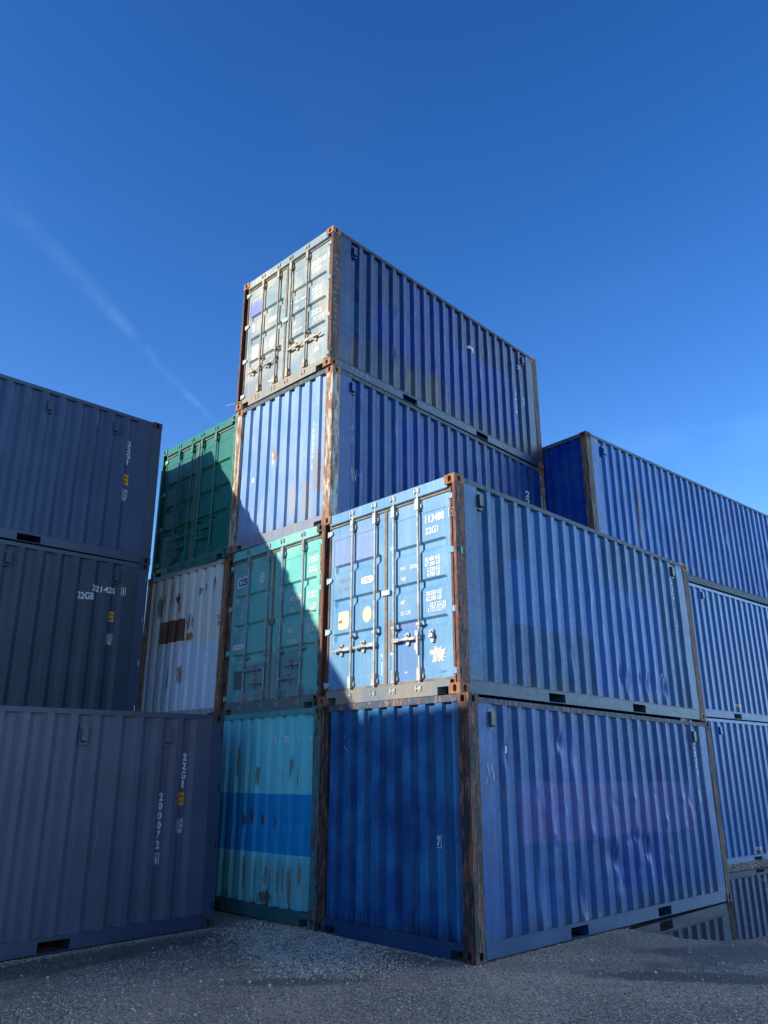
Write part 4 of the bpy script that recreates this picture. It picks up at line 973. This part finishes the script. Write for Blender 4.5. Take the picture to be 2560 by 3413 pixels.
# puddle
k = NT('puddle_water'); co = k.coord(); n = k.noise(k.mapv(co, scale=(1, 2.2, 1)), 3.0, 3)
k.bump(n, .02, .01); k.fin((.012, .013, .014), .03); k.b.inputs['IOR'].default_value = 1.33
md = k.n('ShaderNodeBsdfDiffuse'); md.inputs[0].default_value = (.06, .05, .042, 1); mx_ = k.n('ShaderNodeMixShader')
k.l(k.ss(k.noise(co, 1.4, 5), .3, .7, .28, .50), mx_.inputs[0]); k.l(k.b.outputs[0], mx_.inputs[1]); k.l(md.outputs[0], mx_.inputs[2]); k.l(mx_.outputs[0], k.out.inputs[0])
mb = MB(); mb.quad((2.3, -2.2, WATER_Z), (24, -2.2, WATER_Z), (24, 1.75, WATER_Z), (2.3, 1.75, WATER_Z))
w_ = mb.build('water', k.m); tag(w_, kind='structure')

# loose stones: one uncountable spread
ico_v = []; ph = (1+5**.5)/2
for a, b in ((-1, ph), (1, ph), (-1, -ph), (1, -ph)): ico_v.append((a, b, 0))
for a, b in ((-1, ph), (1, ph), (-1, -ph), (1, -ph)): ico_v.append((0, a, b))
for a, b in ((ph, -1), (ph, 1), (-ph, -1), (-ph, 1)): ico_v.append((a, 0, b))
ico_v = np.array(ico_v)/math.sqrt(1+ph*ph)
ico_f = np.array([(0, 11, 5), (0, 5, 1), (0, 1, 7), (0, 7, 10), (0, 10, 11), (1, 5, 9), (5, 11, 4), (11, 10, 2), (10, 7, 6), (7, 1, 8), (3, 9, 4), (3, 4, 2), (3, 2, 6), (3, 6, 8), (3, 8, 9), (4, 9, 5), (2, 4, 11), (6, 2, 10), (8, 6, 7), (9, 8, 1)])
def inpoly(x, y, P):
    c = np.zeros(len(x), bool); n = len(P)
    for i in range(n):
        x0, y0 = P[i]; x1, y1 = P[(i+1) % n]
        cond = ((y0 > y) != (y1 > y)) & (x < (x1-x0)*(y-y0)/(y1-y0+1e-12)+x0); c ^= cond
    return c
PT1 = [(-.45, 3.5), (.1, 3.4), (.30, 2.4), (.02, 1.34), (-.50, .55), (-1.04, .55), (-1.51, 1.02), (-1.25, 1.95)]
PT2 = [(-3.95, 1.6), (-3.14, 2.4), (-2.3, 2.85), (-1.2, 3.0), (-1.6, 2.0), (-2.23, 1.45), (-3.04, 1.15), (-3.7, .95)]
def spread(n, x0, x1, y0, y1, dens, smin, smax):
    x = rng.uniform(x0, x1, n); y = rng.uniform(y0, y1, n); keep = rng.uniform(0, 1, n) < dens(x, y); x, y = x[keep], y[keep]
    s = smin+(smax-smin)*rng.beta(1.2, 4, len(x)); return x, y, s
def edgey(x, y, P):   # soft membership using jitter
    j = rng.normal(0, .16, (2, len(x))); return inpoly(x+j[0], y+j[1], P)*(.35+.65*vnoise(x, y, 4, 5))
sets = [spread(30000, -2.0, .5, .3, 3.7, lambda x, y: edgey(x, y, PT1)*1.0, .005, .021),
        spread(14000, -4.2, -1.0, .7, 3.2, lambda x, y: edgey(x, y, PT2)*.8, .004, .014),
        spread(52000, -5, 5, -3.4, 3.6, lambda x, y: .30+.70*sst(.40, .65, vnoise(x, y, 1.1, 6)), .003, .013),
        spread(1500, -4.5, 3.5, -3.2, 3.3, lambda x, y: .3+.7*sst(.5, .7, vnoise(x, y, .9, 16)), .012, .028),
        spread(9000, -6.2, -.5, 3.55, 3.84, lambda x, y: sst(3.5, 3.82, y+.0*x)**2*.9, .003, .014),
        spread(5000, -.30, .02, -.1, 2.6, lambda x, y: sst(-.22, .0, x)**2*.9, .003, .014),
        spread(5000, -.1, 2.9, -.30, .0, lambda x, y: sst(-.22, .0, y)**2*.9, .003, .013),
        spread(9000, 8.6, 13, .9, 1.75, lambda x, y: (y > 1.22-.074*(x-9.4))*1., .010, .035)]
x = np.concatenate([s[0] for s in sets]); y = np.concatenate([s[1] for s in sets]); s_ = np.concatenate([s[2] for s in sets])
TN = np.concatenate([np.full(len(q[0]), v) for q, v in zip(sets, (1.15, .8, .34, .6, .7, .7, .7, .5))])
kp = ~((x > .0) & (x < 6.1) & (y > .0) & (y < 2.44)); x, y, s_, TN = x[kp], y[kp], s_[kp], TN[kp]
n = len(x); z = height(x, y)
sc = np.stack([s_*rng.uniform(.8, 1.3, n), s_*rng.uniform(.6, 1.1, n), s_*rng.uniform(.4, .8, n)], -1)
jit = rng.uniform(.75, 1.2, (n, 12, 1))
pv = ico_v[None]*jit*sc[:, None, :]
a1 = rng.uniform(0, 6.28, n); a2 = rng.normal(0, .35, n)
ca, sa, cb, sb = np.cos(a1), np.sin(a1), np.cos(a2), np.sin(a2)
px, py, pz = pv[..., 0], pv[..., 1], pv[..., 2]
py, pz = py*cb[:, None]-pz*sb[:, None], py*sb[:, None]+pz*cb[:, None]
px, py = px*ca[:, None]-py*sa[:, None], px*sa[:, None]+py*ca[:, None]
pv = np.stack([px+x[:, None], py+y[:, None], pz+(z+sc[:, 2]*.35)[:, None]], -1).reshape(-1, 3)
pf = (ico_f[None]+12*np.arange(n)[:, None, None]).reshape(-1, 3)
me = bpy.data.meshes.new('gravel'); me.vertices.add(len(pv)); me.vertices.foreach_set('co', pv.astype(np.float32).ravel())
me.loops.add(len(pf)*3); me.loops.foreach_set('vertex_index', pf.astype(np.int32).ravel())
me.polygons.add(len(pf)); me.polygons.foreach_set('loop_start', np.arange(0, len(pf)*3, 3, dtype=np.int32)); me.polygons.foreach_set('loop_total', np.full(len(pf), 3, np.int32))
me.update(calc_edges=True); me.validate()
at = me.attributes.new('tone', 'FLOAT', 'POINT'); at.data.foreach_set('value', np.repeat(np.minimum(1, (rng.beta(1.6, 1.8, n)*.85+.12)*TN), 12).astype(np.float32))
k = NT('crushed_stone'); a_ = k.n('ShaderNodeAttribute', attribute_name='tone'); t = a_.outputs['Fac']
c = k.mix(k.ss(t, .05, .5), (.22, .138, .098), (.60, .44, .33)); c = k.mix(k.ss(t, .5, .98), c, (.85, .68, .54))
c = k.mix(k.mul(k.ss(k.noise(k.coord(), 3, 3), .5, .7), .25), c, (.12, .105, .10))
k.fin(c, .8); me.materials.append(k.m)
gr = link('gravel', me); tag(gr, 'loose pale crushed stones spread over the dark grit yard', 'gravel', None, 'stuff')
# one yellow straw on the gravel
mb = MB(); mb.cyl((-1.72, 1.66, .012), (-1.60, 1.56, .022), .006, 6); mb.cyl((-1.60, 1.56, .022), (-1.50, 1.50, .012), .006, 6, .002)
st_ = mb.build('dry_leaf', plain('straw_yellow', (.35, .30, .10), .7)); tag(st_, 'small yellow dry leaf lying on the pale gravel patch', 'leaf')
